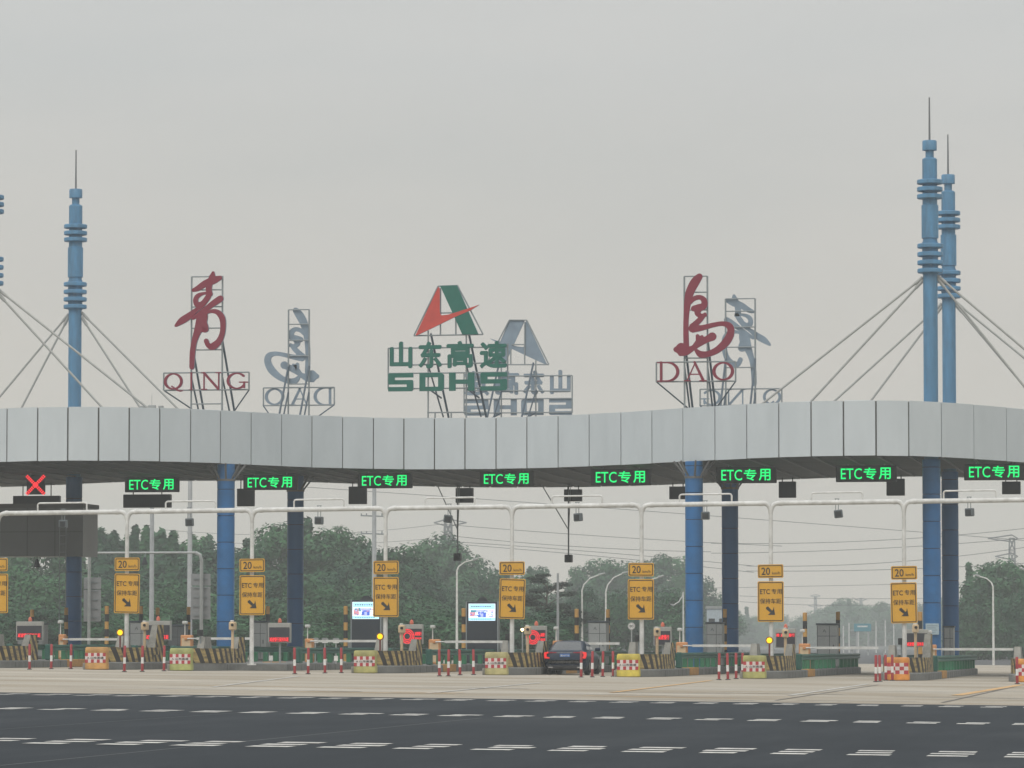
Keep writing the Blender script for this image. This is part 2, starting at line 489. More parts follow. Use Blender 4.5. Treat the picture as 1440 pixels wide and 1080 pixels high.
# ------------------------------------------------------------------ the setting: ground sheets
def catmull(pts, x):
    n = len(pts)
    for i in range(n - 1):
        if x <= pts[i + 1][0] or i == n - 2:
            x1, y1 = pts[i]; x2, y2 = pts[i + 1]
            y0 = pts[max(i - 1, 0)][1]; y3 = pts[min(i + 2, n - 1)][1]
            t = (x - x1) / (x2 - x1)
            return 0.5 * (2 * y1 + (y2 - y0) * t + (2 * y0 - 5 * y1 + 4 * y2 - y3) * t * t + (3 * y1 - y0 - 3 * y2 + y3) * t ** 3)
ULIST = [-3000, -900, -400, -200, -120, -80, -60, -45, -34, -26, -20, -15, -10, -5, 0, 5, 10, 15, 20, 26, 34, 45, 60, 80, 120, 200, 400, 900, 3000]
def strip(name, ylo, yhi, dz, m, us=None):
    us = us or ULIST
    b = MB(); ny = 12; vs = []
    for k in range(ny + 1):
        for u in us:
            y = ylo(u) + (yhi(u) - ylo(u)) * k / ny; x = u - y * T
            vs.append((x, y, -KG * 60 * math.tanh(u / 60) + dz))
    n = len(us)
    b.add(vs, [(k * n + i, k * n + i + 1, (k + 1) * n + i + 1, (k + 1) * n + i) for k in range(ny) for i in range(n - 1)])
    return tag(b.build(name, m, smooth=True), kind='structure')
strip('ground', lambda u: -60, lambda u: 3900, -0.03, SOIL)
ga, gb = G(0, 973.6), G(1440, 992.3)
slope_b = (gb.y - ga.y) / (gb.x - ga.x)
def ybound(u):
    # line through ga, gb written in u = x + yT
    ua, ub = ga.x + ga.y * T, gb.x + gb.y * T
    t = (max(min(u, 200), -200) - ua) / (ub - ua)
    return ga.y + (gb.y - ga.y) * t
RU = [u for u in ULIST if -120 <= u <= 120]
strip('road', lambda u: -40, lambda u: ybound(u) + 0.02, 0.0, ASPH, RU)
strip('plaza_pavement', lambda u: ybound(u), lambda u: 330, -0.006, PLAZ, RU)
strip('far_road', lambda u: 330, lambda u: 1100, -0.012, FARR, [u for u in ULIST if -60 <= u <= 120])

# road markings: thin sheets
mk = MB(); mkc = 0
def quad_ground(b, pts, dz, mi=0):
    b.add([(p[0], p[1], gz(p[0], p[1]) + dz) for p in pts], [(0, 1, 2, 3)], mi)
def dash_row(pl, pr, n_strips, gap, thick, pitch, dash, phase, dz=0.006):
    a, c = G(*pl), G(*pr)
    d = Vector((c.x - a.x, c.y - a.y)); L = d.length; d.normalize()
    k = -30
    while k * pitch < L + 30:
        for s_ in range(n_strips):
            o = k * pitch + phase + random.uniform(-0.06, 0.06)
            oy = s_ * gap
            p0 = Vector((a.x, a.y)) + d * o + Vector((0, oy))
            p1 = p0 + d * (dash * random.uniform(0.80, 1.08))
            # worn paint: each dash is laid as a few ragged pieces
            th_ = thick * random.uniform(0.85, 1.1)
            quad_ground(mk, [(p0.x, p0.y), (p1.x, p1.y), (p1.x, p1.y + th_), (p0.x, p0.y + th_)], dz)
        k += 1
dash_row((26, 1045.8), (1052, 1060.3), 3, 1.15, 0.62, 1.0, 0.56, 0.0)
dash_row((53, 998.2), (1330, 1018.2), 2, 1.1, 0.75, 0.985, 0.54, 0.0)
dash_row((100, 978.2), (1367, 994.8), 2, 1.3, 0.75, 0.985, 0.50, 0.02)
# plaza lines running towards the lanes
def long_line(p0, p1, wd, dz, mi):
    a, c = G(*p0), G(*p1)
    n_ = 8
    for i in range(n_):
        t0, t1 = i / n_, (i + 1) / n_
        q0 = a.lerp(c, t0); q1 = a.lerp(c, t1)
        quad_ground(mk, [(q0.x - wd / 2, q0.y), (q0.x + wd / 2, q0.y), (q1.x + wd / 2, q1.y), (q1.x - wd / 2, q1.y)], dz, mi)
long_line((1345, 978), (1436, 963), 0.35, 0.006, 1)
long_line((1325, 988), (1440, 962.5), 0.10, 0.004, 2)
long_line((1090, 985), (1235, 963), 0.08, 0.004, 2)
long_line((600, 975), (760, 960), 0.15, 0.006, 0)
long_line((1110, 978), (1220, 962), 0.15, 0.006, 0)
long_line((860, 974), (1000, 957), 0.2, 0.006, 1)
long_line((300, 966), (420, 951), 0.15, 0.006, 0)
long_line((0, 1077), (677, 1010), 0.03, 0.005, 3)
long_line((-200, 1040), (400, 998), 0.02, 0.005, 3)
rw = random.Random(3)
for q in range(34):                                    # pale worn patches of paint on the plaza
    px = rw.uniform(20, 1420); py = rw.uniform(956, 975) + px * 0.011
    a = G(px, py); L_ = rw.uniform(1.5, 6); wd = rw.uniform(0.12, 0.4)
    quad_ground(mk, [(a.x, a.y), (a.x + L_, a.y + rw.uniform(-.3, .3)), (a.x + L_ * .95, a.y + wd), (a.x + L_ * .1, a.y + wd)], 0.005 + 0.0001 * q, rw.choice([0, 0, 1, 2, 2]))
tag(mk.build('road_markings', [PAINT, PAINTY, PAINTG, PAINTL]), kind='structure')
# slab joints across the plaza
jb = MB()
for i, y in enumerate([118, 127, 136, 145, 154, 163, 172]):
    a, c = Vector((-60 - y * T, y)), Vector((60 - y * T, y))
    for k in range(24):
        x0 = a.x + (c.x - a.x) * k / 24; x1 = a.x + (c.x - a.x) * (k + 1) / 24
        quad_ground(jb, [(x0, y), (x1, y), (x1, y + 0.06), (x0, y + 0.06)], 0.003)
tag(jb.build('plaza_joints', PAINTG), kind='structure')

# ------------------------------------------------------------------ canopy
TOPS = [(-520, 572), (-420, 577), (-320, 585), (-220, 588), (-120, 583), (-50, 576.5), (8.7, 574), (51.7, 572.7), (94, 572), (137, 572), (180, 572.3), (222.7, 573.3), (266, 575), (308, 577), (351, 579.3),
        (394, 582), (437, 584.5), (480, 586.4), (524, 587.3), (567, 588), (610, 588.3), (654, 588), (698, 587.3), (742, 586.4), (786, 584.7),
        (830, 582.7), (874, 580), (918, 577.2), (962, 574), (1007, 571), (1052, 568.2), (1097, 565.8), (1142, 564.3), (1187, 563.3), (1233, 562.8),
        (1279, 563), (1324, 565), (1370, 568.6), (1416, 573), (1480, 579), (1560, 585), (1650, 586), (1750, 577), (1850, 565)]
Y_CREST = 200.8
HT = PY(1250, 562.8, Y_CREST).z
HB = HT - 2.52
SEAMS = [8.7, 51.7, 94, 137, 180, 222.7, 266, 308, 351.3, 394, 437, 480.4, 524, 567.3, 610.7, 654, 698, 741.7, 786, 830, 874.7, 918.5, 962.3, 1007.3, 1052, 1097, 1142.3, 1187.7, 1233.3, 1279, 1324.3, 1370, 1416]
pxs = [8.7 - 43 * i for i in range(10, 0, -1)] + SEAMS + [1416 + 46.5 * i for i in range(1, 7)]
# smooth the front line in plan a little
def front_pt(px):
    ys = sum(PZ(px + d, catmull(TOPS, px + d), HT).y for d in (-60, -45, -30, -15, 0, 15, 30, 45, 60)) / 9
    x = XA(px, ys)
    return Vector((x, ys))
FR = [front_pt(p) for p in pxs]
DEPTH = 26.2
can = thing('toll_canopy', (FR[22].x, 212, 0), 'long wavy grey panelled canopy spanning all the toll lanes', 'canopy')
gap = 0.034
for row, dy, sg in ((FR, 0, 1), ([Vector((p.x, p.y + DEPTH)) for p in FR], 0, -1)):
    fb = MB()
    for i in range(len(row) - 1):
        a, c = row[i], row[i + 1]
        d = (c - a).normalized(); n = Vector((d.y, -d.x)) * sg
        p0 = a + d * gap; p1 = c - d * gap
        jit = random.uniform(-0.005, 0.005)
        fo = 0.055 + jit
        q = [p0 + n * fo, p1 + n * (fo + random.uniform(-0.005, 0.005)), p1, p0]
        vs = [(v.x, v.y, HB + random.uniform(-0.01, 0.01)) for v in q] + [(v.x, v.y, HT + random.uniform(-0.01, 0.01)) for v in q]
        if sg > 0: fs = [(0, 1, 5, 4), (1, 2, 6, 5), (3, 0, 4, 7), (4, 5, 6, 7), (0, 3, 2, 1)]
        else: fs = [(1, 0, 4, 5), (2, 1, 5, 6), (0, 3, 7, 4), (7, 6, 5, 4), (1, 2, 3, 0)]
        fb.add(vs, fs)
    fb.build('front_fascia' if sg > 0 else 'rear_fascia', FASC, can, world=True)
bk = MB()
for row, s_ in ((FR, 1), ([Vector((p.x, p.y + DEPTH)) for p in FR], -1)):
    vs = []
    for p in row:
        vs += [(p.x, p.y + 0.01 * s_, HB + 0.04), (p.x, p.y + 0.01 * s_, HT - 0.03), (p.x, p.y + 0.2 * s_, HT - 0.03), (p.x, p.y + 0.2 * s_, HB + 0.04)]
    fs = []
    for i in range(len(row) - 1):
        for k in range(4):
            fs.append((i * 4 + k, i * 4 + (k + 1) % 4, (i + 1) * 4 + (k + 1) % 4, (i + 1) * 4 + k))
    bk.add(vs, fs)
bk.build('fascia_backing', mat('joint_grey', (0.10, 0.10, 0.095), 0.8), can, world=True)
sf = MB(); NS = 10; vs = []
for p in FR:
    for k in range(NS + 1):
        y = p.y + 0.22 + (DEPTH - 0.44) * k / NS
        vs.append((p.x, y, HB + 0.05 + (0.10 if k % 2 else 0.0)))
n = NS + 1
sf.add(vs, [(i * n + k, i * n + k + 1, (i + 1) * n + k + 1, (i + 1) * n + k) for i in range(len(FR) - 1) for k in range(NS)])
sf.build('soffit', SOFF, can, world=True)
# soffit trusses / purlins that read as diagonal lines from below
pb = MB()
for i in range(0, len(FR) - 1):
    a = FR[i]
    pb.box(a.x - 0.05, a.x + 0.05, a.y + 0.5, a.y + DEPTH - 0.5, HB - 0.02, HB + 0.045)
pb.build('purlin', mat('purlin_steel', (0.07, 0.075, 0.08), 0.6), can, world=True)
rf = MB(); vs = []
for p in FR: vs += [(p.x, p.y + 0.22, HT - 0.35), (p.x, p.y + DEPTH - 0.22, HT - 0.35)]
rf.add(vs, [(2 * i, 2 * i + 2, 2 * i + 3, 2 * i + 1) for i in range(len(FR) - 1)])
rf.build('roof', mat('roof_sheet', (0.25, 0.26, 0.27), 0.7), can, world=True)
ZROOF = HT - 0.35

# ------------------------------------------------------------------ columns and masts
YF, YR = 205.5, 220.8
SEAMB = mat('seam_blue', (0.008, 0.03, 0.08), 0.6)
def clad(r, h):
    b = MB(); z = 0.0; q = 0.88
    while z < h - 0.05:
        e = min(q, h); b.lathe([(r - 0.012, z), (r, z + 0.01), (r, e - 0.01), (r - 0.012, e)], n=30, close=False)
        z = e + 0.035; q = e + 1.26
    b.lathe([(r - 0.02, 0), (r - 0.02, h)], n=30, mi=1, close=False)
    return b
def column(px, Y, label, m, r=0.42):
    p = GP(px, Y)
    t = thing('column', (p.x, p.y, p.z), label, 'column', 'blue columns carrying the canopy')
    h = HB - 0.02 - p.z
    b = clad(r, h)
    b.build('shaft', [m, SEAMB], t, smooth=True)
    c = MB()
    for k in range(8):
        a = math.pi / 4 * k + 0.2
        c.tube((r * 0.9 * math.cos(a), r * 0.9 * math.sin(a), h - 0.75), (0.95 * math.cos(a), 0.95 * math.sin(a), h), 0.05, n=6)
    c.lathe([(r + 0.04, h - 0.8), (r + 0.04, h - 0.7)], n=28)
    c.build('bracket', mat('bracket_steel', (0.12, 0.12, 0.12), 0.6), t)
    return t
column(317, YF, 'bright blue front column beside the second sign-bearing post', BLUE)
column(976.5, YF, 'bright blue front column right of the fifth yellow lane sign', BLUE)
column(415, YR, 'dark shaded blue rear column standing behind the dark red display', BLUE_SHADE)
column(1027, YR, 'dark shaded blue rear column left of the sixth whole yellow sign', BLUE_SHADE)

RZ = lambda py: PY(1308, py, YF).z      # heights read off the right-hand front mast
def mast(px, Y, label, cab):
    p = GP(px, Y)
    t = thing('mast', (p.x, p.y, p.z), label, 'mast', 'blue cable-stay masts rising through the canopy')
    g = p.z
    r = 0.42; h = HB - g; b = clad(r, h)
    b.build('lower_shaft', [BLUE if Y < 210 else BLUE_SHADE, SEAMB], t, smooth=True)
    u = MB()
    s_ = lambda w_: w_ / 2 / 29.6
    pr = [(s_(20), h + 0.001), (s_(20), RZ(386) - g)]
    pr += [(s_(22), RZ(385.9) - g), (s_(22), RZ(340) - g), (s_(20), RZ(339.9) - g), (s_(20), RZ(335.5) - g), (s_(23.4), RZ(335) - g), (s_(23.4), RZ(289) - g),
           (s_(20.5), RZ(288) - g), (s_(20.5), RZ(224) - g), (s_(17), RZ(222.5) - g), (s_(11.5), RZ(221.5) - g), (s_(11.5), RZ(212) - g),
           (s_(20), RZ(211.5) - g), (s_(20), RZ(199) - g), (s_(18.5), RZ(197.8) - g)]
    u.lathe(pr, n=28); u.build('upper_shaft', BLUE2, t, smooth=True)
    for yc in (256, 266.3, 276.6, 346, 357.8, 369.5, 381):
        d = MB(); zc = RZ(yc) - g; hh = 0.10
        ro = s_(35.5)
        d.lathe([(s_(22), zc - hh), (ro - 0.03, zc - hh), (ro, zc - hh + 0.03), (ro, zc + hh - 0.03), (ro - 0.03, zc + hh), (s_(22), zc + hh)], n=32)
        d.build('collar', BLUE2, t, smooth=True)
    a = MB(); a.tube((0, 0, RZ(198) - g), (0, 0, RZ(137) - g), 0.05, 0.032, n=8)
    a.build('antenna', mat('antenna_steel', (0.13, 0.14, 0.15), 0.5), t)
    for (dx, yt, ax, dy) in cab:
        c = MB()
        st = Vector((0.34 * (1 if dx > 0 else -1), 0, RZ(yt) - g))
        en = Vector((ax - p.x, dy, ZROOF + 0.05 - g))
        c.tube(st, en, 0.055, n=8)
        c.tube(en, en + Vector((0, 0, 0.12)), 0.12, n=8)
        d = (en - st).normalized()
        c.tube(st, st + d * 0.5, 0.08, n=8)
        c.build('stay_cable', mat('cable_grey', (0.33, 0.34, 0.33), 0.5), t)
    return t
def anc(px, Y, dpx=0): return XA(px, Y)
mast(-16, YF, 'blue mast cut by the left edge of the photo', [(-1, 390, anc(-247, YF), 0), (-1, 393, anc(-182, YF), 0), (1, 390, anc(224, YF), 0), (1, 396, anc(156, YF), 0)])
mast(103, YR, 'lone blue mast rising over the left part of the canopy', [(-1, 392, anc(-47, YR), 0), (-1, 396, anc(9, YR), 0), (1, 390, anc(283, YR), 0), (1, 397, anc(219, YR), 0)])
mast(1311, YF, 'taller nearer blue mast of the pair on the right', [(-1, 390, anc(1056, YF), 0), (-1, 394, anc(1127, YF), 0), (1, 388, anc(1545, YF), 0), (1, 392, anc(1470, YF), 0)])
mast(1337, YR, 'shorter rear blue mast close behind the tall right one', [(-1, 392, anc(1132, YR), 0), (-1, 396, anc(1197, YR), 0), (1, 390, anc(1560, YR), 0), (1, 394, anc(1490, YR), 0)])

# ------------------------------------------------------------------ rooftop signs
def frame_lines(b, segs, r=0.035, mi=0):
    for a, c in segs: b.tube(a, c, r, n=6, mi=mi)
QING_STR = [  # zoomed pixels (648x1080 crop, 5.4x, origin 240,375): x, y, half width
    [(168, 180, 13), (205, 165, 20), (260, 130, 24), (320, 108, 26), (372, 88, 16)],
    [(318, 50, 12), (312, 80, 22), (292, 130, 22), (286, 180, 22), (300, 212, 16)],
    [(300, 205, 12), (250, 205, 10), (205, 222, 16), (186, 255, 18), (200, 290, 20), (240, 280, 18), (275, 240, 20), (296, 205, 16)],
    [(36, 448, 10), (80, 412, 24), (130, 380, 24), (185, 335, 16), (235, 300, 14), (275, 255, 12)],
    [(165, 395, 10), (210, 365, 16), (270, 320, 18), (330, 276, 22), (376, 246, 23)],
    [(258, 335, 20), (240, 380, 38), (225, 440, 38), (200, 500, 26), (178, 570, 20), (165, 650, 20), (160, 765, 18)],
    [(240, 420, 30), (262, 450, 18), (262, 478, 22), (238, 488, 12)],
    [(258, 362, 8), (300, 342, 12), (350, 348, 18), (385, 385, 22), (396, 440, 20), (390, 510, 19), (365, 570, 22), (320, 608, 26), (286, 600, 18), (268, 565, 17)],
]
DAO_STR = [   # 990x1080 crop, 4.5x, origin 900,360
    [(385, 132, 20), (358, 165, 27), (328, 220, 26), (312, 280, 22), (302, 360, 17), (298, 450, 16), (300, 570, 17)],
    [(236, 592, 18), (262, 592, 40), (300, 600, 28), (345, 582, 16), (385, 548, 24), (430, 530, 20), (466, 512, 26)],
    [(372, 508, 12), (385, 535, 22), (400, 512, 10)],
    [(326, 300, 8), (350, 272, 14), (388, 264, 14), (414, 285, 18), (412, 318, 20), (380, 330, 22), (348, 335, 18)],
    [(382, 330, 22), (372, 362, 18), (392, 380, 14), (424, 376, 10)],
    [(420, 370, 10), (392, 400, 16), (362, 430, 18), (342, 452, 24)],
    [(340, 460, 26), (395, 458, 17), (470, 440, 14), (530, 432, 14), (574, 448, 20), (582, 490, 22), (555, 545, 24), (500, 595, 20), (440, 622, 18), (392, 624, 20), (362, 598, 11)],
]
def serif(ch):
    """strokes of a thin-serif capital in a 1 x 1 cell: (x, z, halfwidth)."""
    a, b_ = 0.07, 0.035
    import math as m_
    def arc(cx, cz, rx, rz, t0, t1, w_=lambda t: 0.05, n=14):
        return [(cx + rx * m_.cos(R_(t0 + (t1 - t0) * i / n)), cz + rz * m_.sin(R_(t0 + (t1 - t0) * i / n)), w_(R_(t0 + (t1 - t0) * i / n))) for i in range(n + 1)]
    thick = lambda t: 0.035 + 0.05 * abs(m_.cos(t))
    if ch in 'OQ':
        s_ = [arc(0.5, 0.5, 0.42, 0.43, 0, 185, thick), arc(0.5, 0.5, 0.42, 0.43, 178, 365, thick)]
        if ch == 'Q': s_.append([(0.42, 0.22, 0.045), (0.6, 0.08, 0.05), (0.85, -0.06, 0.045), (1.02, -0.02, 0.02)])
        return s_
    if ch == 'D': return [[(0.16, 0.02, 0.07), (0.16, 0.98, 0.07)], [(0.0, 0.97, 0.03), (0.45, 0.97, 0.035)], [(0.0, 0.03, 0.03), (0.45, 0.03, 0.035)], arc(0.42, 0.5, 0.45, 0.47, -90, 90, lambda t: 0.035 + 0.05 * m_.cos(t))]
    if ch == 'A': return [[(0.5, 0.98, 0.03), (0.12, 0.03, 0.035)], [(0.46, 0.98, 0.06), (0.86, 0.03, 0.075)], [(0.25, 0.36, 0.03), (0.72, 0.36, 0.03)], [(0.0, 0.03, 0.03), (0.27, 0.03, 0.03)], [(0.7, 0.03, 0.03), (1.0, 0.03, 0.03)]]
    if ch == 'I': return [[(0.5, 0.02, 0.16), (0.5, 0.98, 0.16)], [(0.1, 0.97, 0.03), (0.9, 0.97, 0.03)], [(0.1, 0.03, 0.03), (0.9, 0.03, 0.03)]]
    if ch == 'N': return [[(0.13, 0.02, 0.04), (0.13, 0.98, 0.04)], [(0.13, 0.97, 0.07), (0.85, 0.04, 0.07)], [(0.87, 0.02, 0.04), (0.87, 0.98, 0.04)], [(0.0, 0.97, 0.03), (0.2, 0.97, 0.03)], [(0.0, 0.03, 0.03), (0.28, 0.03, 0.03)], [(0.72, 0.97, 0.03), (1.0, 0.97, 0.03)]]
    if ch == 'G': return [arc(0.5, 0.5, 0.42, 0.43, 40, 190, thick), arc(0.5, 0.5, 0.42, 0.43, 180, 325, thick), [(0.85, 0.12, 0.055), (0.85, 0.42, 0.055)], [(0.62, 0.42, 0.035), (1.03, 0.42, 0.035)]]
def char_sign(name, label, group, strokes, crop, cell, frame, word, wordpx, Y, rot, cat='sign'):
    """frame: (x0,x1,ytop,ybot of lattice), word box (x0,x1,ytop,ybot), all photo pixels of the FRONT sign at its Y."""
    sc, ox, oy = crop
    # local metres relative to the sign's centre bottom
    Yr = Y
    cx = (frame[0] + frame[1]) / 2
    base = PY(cx, frame[3], Yr)
    s_ = PY(cx + 1, 700, Yr).x - PY(cx, 700, Yr).x; sz = (PY(cx, 700, Yr).z - PY(cx, 701, Yr).z)
    L = lambda px, py: ((px - cx) * s_, ZROOF + (PY(cx, py, Yr).z - PY(cx, frame[3], Yr).z))
    return L, s_, sz
def build_char_sign(label, strokes, crop, frame, rungs, box, word, letters, Y, loc=None, rot=0.0, calf=1.0):
    sc, ox, oy = crop
    cx = (frame[0] + frame[1]) / 2
    s_ = PY(cx + 1, 600, Y).x - PY(cx, 600, Y).x
    x0 = XA(cx, Y)
    Z = lambda py: PY(cx, py, Y).z
    X = lambda px: (px - cx) * s_
    t = thing('rooftop_sign', (x0, Y, ZROOF), label, 'sign', 'place-name signs standing on the canopy roof')
    z = lambda py: Z(py) - ZROOF
    fr = MB()
    a, c = X(frame[0]), X(frame[1])
    fr.tube((a, 0, 0), (a, 0, z(frame[2])), 0.045, n=6); fr.tube((c, 0, 0), (c, 0, z(frame[2])), 0.045, n=6)
    for r in rungs: fr.tube((a, 0, z(r)), (c, 0, z(r)), 0.035, n=6)
    bx0, bx1, bt, bb = X(box[0]), X(box[1]), z(box[2]), z(box[3])
    for (p, q) in (((bx0, bt), (bx1, bt)), ((bx0, bb), (bx1, bb)), ((bx0, bt), (bx0, bb)), ((bx1, bt), (bx1, bb))):
        fr.tube((p[0], -0.05, p[1]), (q[0], -0.05, q[1]), 0.04, n=6)
    fr.build('frame', FRAME, t)
    st = MB()
    mh = z(frame[2])
    for xx, sg in ((a, 0), (c, 0)):
        st.tube((xx, 0.03, mh * 0.55), (xx + 0.15, 2.4, 0.02), 0.055, n=6)
        st.tube((xx, 0.03, bt * 0.9), (xx + 0.1, 1.6, 0.02), 0.045, n=6)
    st.tube((bx0, 0, bb), (a + 0.2, 1.5, 0.25), 0.035, n=6); st.tube((bx1, 0, bb), (c + 0.1, 1.5, 0.25), 0.035, n=6)
    st.build('brace', DKBLUE, t)
    ch = MB()
    for i, sk in enumerate(strokes):
        pts = [(X(ox + x / sc), z(oy + y / sc), h / sc * s_ * 1.05) for x, y, h in sk]
        ch.stroke(pts, -0.20 - 0.006 * i, -0.09 + 0.004 * i, 0, 1, res=8)
    ch.build('character', [RED, BACK], t)
    for k, (lt, lx0, lx1) in enumerate(letters):
        lb = MB()
        w_ = X(lx1) - X(lx0); hgt = z(box[2]) - z(box[3])
        for i, sk in enumerate(serif(lt)):
            lb.stroke([(X(lx0) + x * w_, bb + zz * hgt, h * (hgt if lt != 'I' else w_)) for x, zz, h in sk], -0.20 - 0.006 * i, -0.10 + 0.003 * i, 0, 1, res=2 if lt in 'OQGD' else 3)
        lb.build('letter', [RED, BACK], t)
    return t
s1 = build_char_sign('red calligraphic character on a lattice above the word QING', QING_STR, (5.4, 240, 375), (267.5, 311, 389, 575), (389, 407.7, 431.5, 461.5, 492, 568), (229, 349, 524, 548.5), 'QING',
    [('Q', 230, 257), ('I', 264.5, 273), ('N', 283, 311), ('G', 318, 347.5)], 206.3)
s2 = build_char_sign('red calligraphic character on a lattice above the word DAO', DAO_STR, (4.5, 900, 360), (963.5, 996, 388.5, 573), (388.5, 411, 436, 460, 503.5), (924, 1035.5, 509, 536.5), 'DAO',
    [('D', 926, 959), ('A', 964, 995), ('O', 1003, 1034)], 206.3)
def rear_copy(src, px, label):
    Y = 224.0
    r = dup(src, (XA(px, Y), Y, ZROOF), label, rz=math.pi)
    return r
rear_copy(s2, 419, 'grey back of the place-name sign reading DAO mirrored, beside the red QING sign')
rear_copy(s1, 1042.5, 'grey back of the place-name sign reading QING mirrored, beside the red DAO sign')

# the company sign in the middle
def logo_sign(Y):
    cx = 630.0
    s_ = PY(cx + 1, 600, Y).x - PY(cx, 600, Y).x
    t = thing('rooftop_logo_sign', (XA(cx, Y), Y, ZROOF), 'green and red letter A logo over green Chinese characters and SDHS', 'sign', 'company signs on the canopy roof')
    z = lambda py: PY(cx, py, Y).z - ZROOF
    X = lambda px: (px - cx) * s_
    q = lambda x, y: (X(520 + x / 3.6), z(380 + y / 3.6))
    g = MB(); g.prism([q(358, 80), q(443, 78), q(552, 327), q(470, 327)], -0.20, -0.08, 0, 1, 1)
    g.build('logo_bar', [GREEN, BACK], t)
    r = MB()
    r.prism([q(*p) for p in ((349, 84), (357, 96), (357, 205), (359, 222), (366, 230), (240, 330), (234, 328))], -0.215, -0.078, 0, 1, 1)
    r.prism([q(*p) for p in ((366, 230), (400, 226), (450, 212), (500, 196), (557, 178), (512, 206), (430, 240), (330, 288), (240, 330))], -0.215, -0.078, 0, 1, 1)
    r.build('logo_swoosh', [LRED, BACK], t)
    fr = MB()
    T3 = lambda p, y=-0.03: (q(*p)[0], y, q(*p)[1])
    for a, c in (((345, 80), (443, 78)), ((443, 78), (573, 327)), ((573, 327), (222, 330)), ((222, 330), (345, 80)), ((357, 90), (357, 328)), ((435, 240), (435, 328)), ((357, 216), (430, 216)),
                 ((295, 305), (295, 752)), ((488, 328), (488, 752)), ((92, 392), (697, 392)), ((92, 392), (92, 600)), ((697, 375), (697, 600)), ((92, 520), (697, 520)), ((92, 598), (697, 598)), ((100, 480), (690, 470)),
                 ((290, 720), (488, 720)), ((412, 720), (412, 750)), ((330, 720), (330, 750))):
        fr.tube(T3(a), T3(c), 0.04, n=6)
    fr.build('frame', FRAME, t)
    st = MB()
    for x in (300, 492):
        st.tube(T3((x + 8, 320), 0.0), T3((x + 60, 735), 2.2), 0.06, n=6)
        st.tube(T3((x - 8, 470), 0.0), T3((x + 45, 735), 1.5), 0.045, n=6)
        st.tube(T3((x - 2, 600), 0.0), T3((x + 40, 640), 1.2), 0.045, n=6)
    st.build('brace', DKBLUE, t)
    chars = [('山', 102, 217, 360, 495), ('东', 248, 368, 360, 497), ('高', 390, 528, 360, 497), ('速', 558, 697, 362, 500)]
    for c_, a, b_, y0, y1 in chars:
        p0, p1 = q(a, y1), q(b_, y0)
        m = fat_text(c_, p1[0] - p0[0], p1[1] - p0[1], 0.12, 0.042)
        m.off((p0[0] + p1[0]) / 2, -0.13, (p0[1] + p1[1]) / 2)
        m.build('character', [GREEN, BACK], t)
    # wide block capitals, drawn as polygons on a unit cell
    def blk(ch):
        if ch == 'S': return [[(0.06, 1), (1, 1), (1, .76), (0, .76), (0, .94)], [(0, .77), (.26, .77), (.26, .55), (0, .48)], [(.03, .62), (.97, .62), (1, .56), (1, .38), (.03, .38), (0, .44)], [(.74, .39), (1, .45), (1, .1), (.74, .1)], [(0, .24), (1, .24), (1, .08), (.94, 0), (0, 0)]]
        if ch == 'D': return [[(0, 0), (.24, 0), (.24, 1), (0, 1)], [(.2, 1), (.9, 1), (1, .88), (1, .76), (.2, .76)], [(.2, 0), (.9, 0), (1, .12), (1, .24), (.2, .24)], [(.76, .2), (1, .2), (1, .8), (.76, .8)]]
        if ch == 'H': return [[(0, 0), (.26, 0), (.26, 1), (0, 1)], [(.74, 0), (1, 0), (1, 1), (.74, 1)], [(.2, .38), (.8, .38), (.8, .62), (.2, .62)]]
    for c_, a, b_ in (('S', 95, 222), ('D', 253, 378), ('H', 403, 532), ('S', 562, 697)):
        p0, p1 = q(a, 612), q(b_, 520); m = MB()
        for i, poly in enumerate(blk(c_)):
            m.prism([(p0[0] + x * (p1[0] - p0[0]), p0[1] + y * (p1[1] - p0[1])) for x, y in poly], -0.19 - 0.005 * i, -0.08 + 0.003 * i, 0, 1, 1)
        m.build('letter', [GREEN, BACK], t)
    return t
lg = logo_sign(214.8)
dup(lg, (XA(728, 238.5), 238.5, ZROOF), 'grey back of the logo sign with mirrored characters, half hidden by the green one', rz=math.pi)

# small searchlight cluster on the roof
t = thing('searchlight', (XA(212, 204), 204, HT), 'small twin searchlight on the canopy edge right of the lone mast', 'light')
b = MB(); b.tube((0, 0, -0.3), (0, 0, 0.2), 0.03); b.tube((-0.5, 0, 0.05), (0.5, 0, 0.05), 0.025); b.tube((0, 0, 0), (0, 0, 0.75), 0.012)
b.build('stand', GALV, t)
for sx in (-0.45, 0.45):
    b = MB(); b.lathe([(0.05, 0), (0.13, 0.12), (0.13, 0.2)], x=sx, n=12); b.build('lamp_head', GALV, t)
b = MB(); b.rbox(-0.18, 0.18, -0.1, 0.12, 0.08, 0.24, 0.02); b.build('control_box', GALV, t)

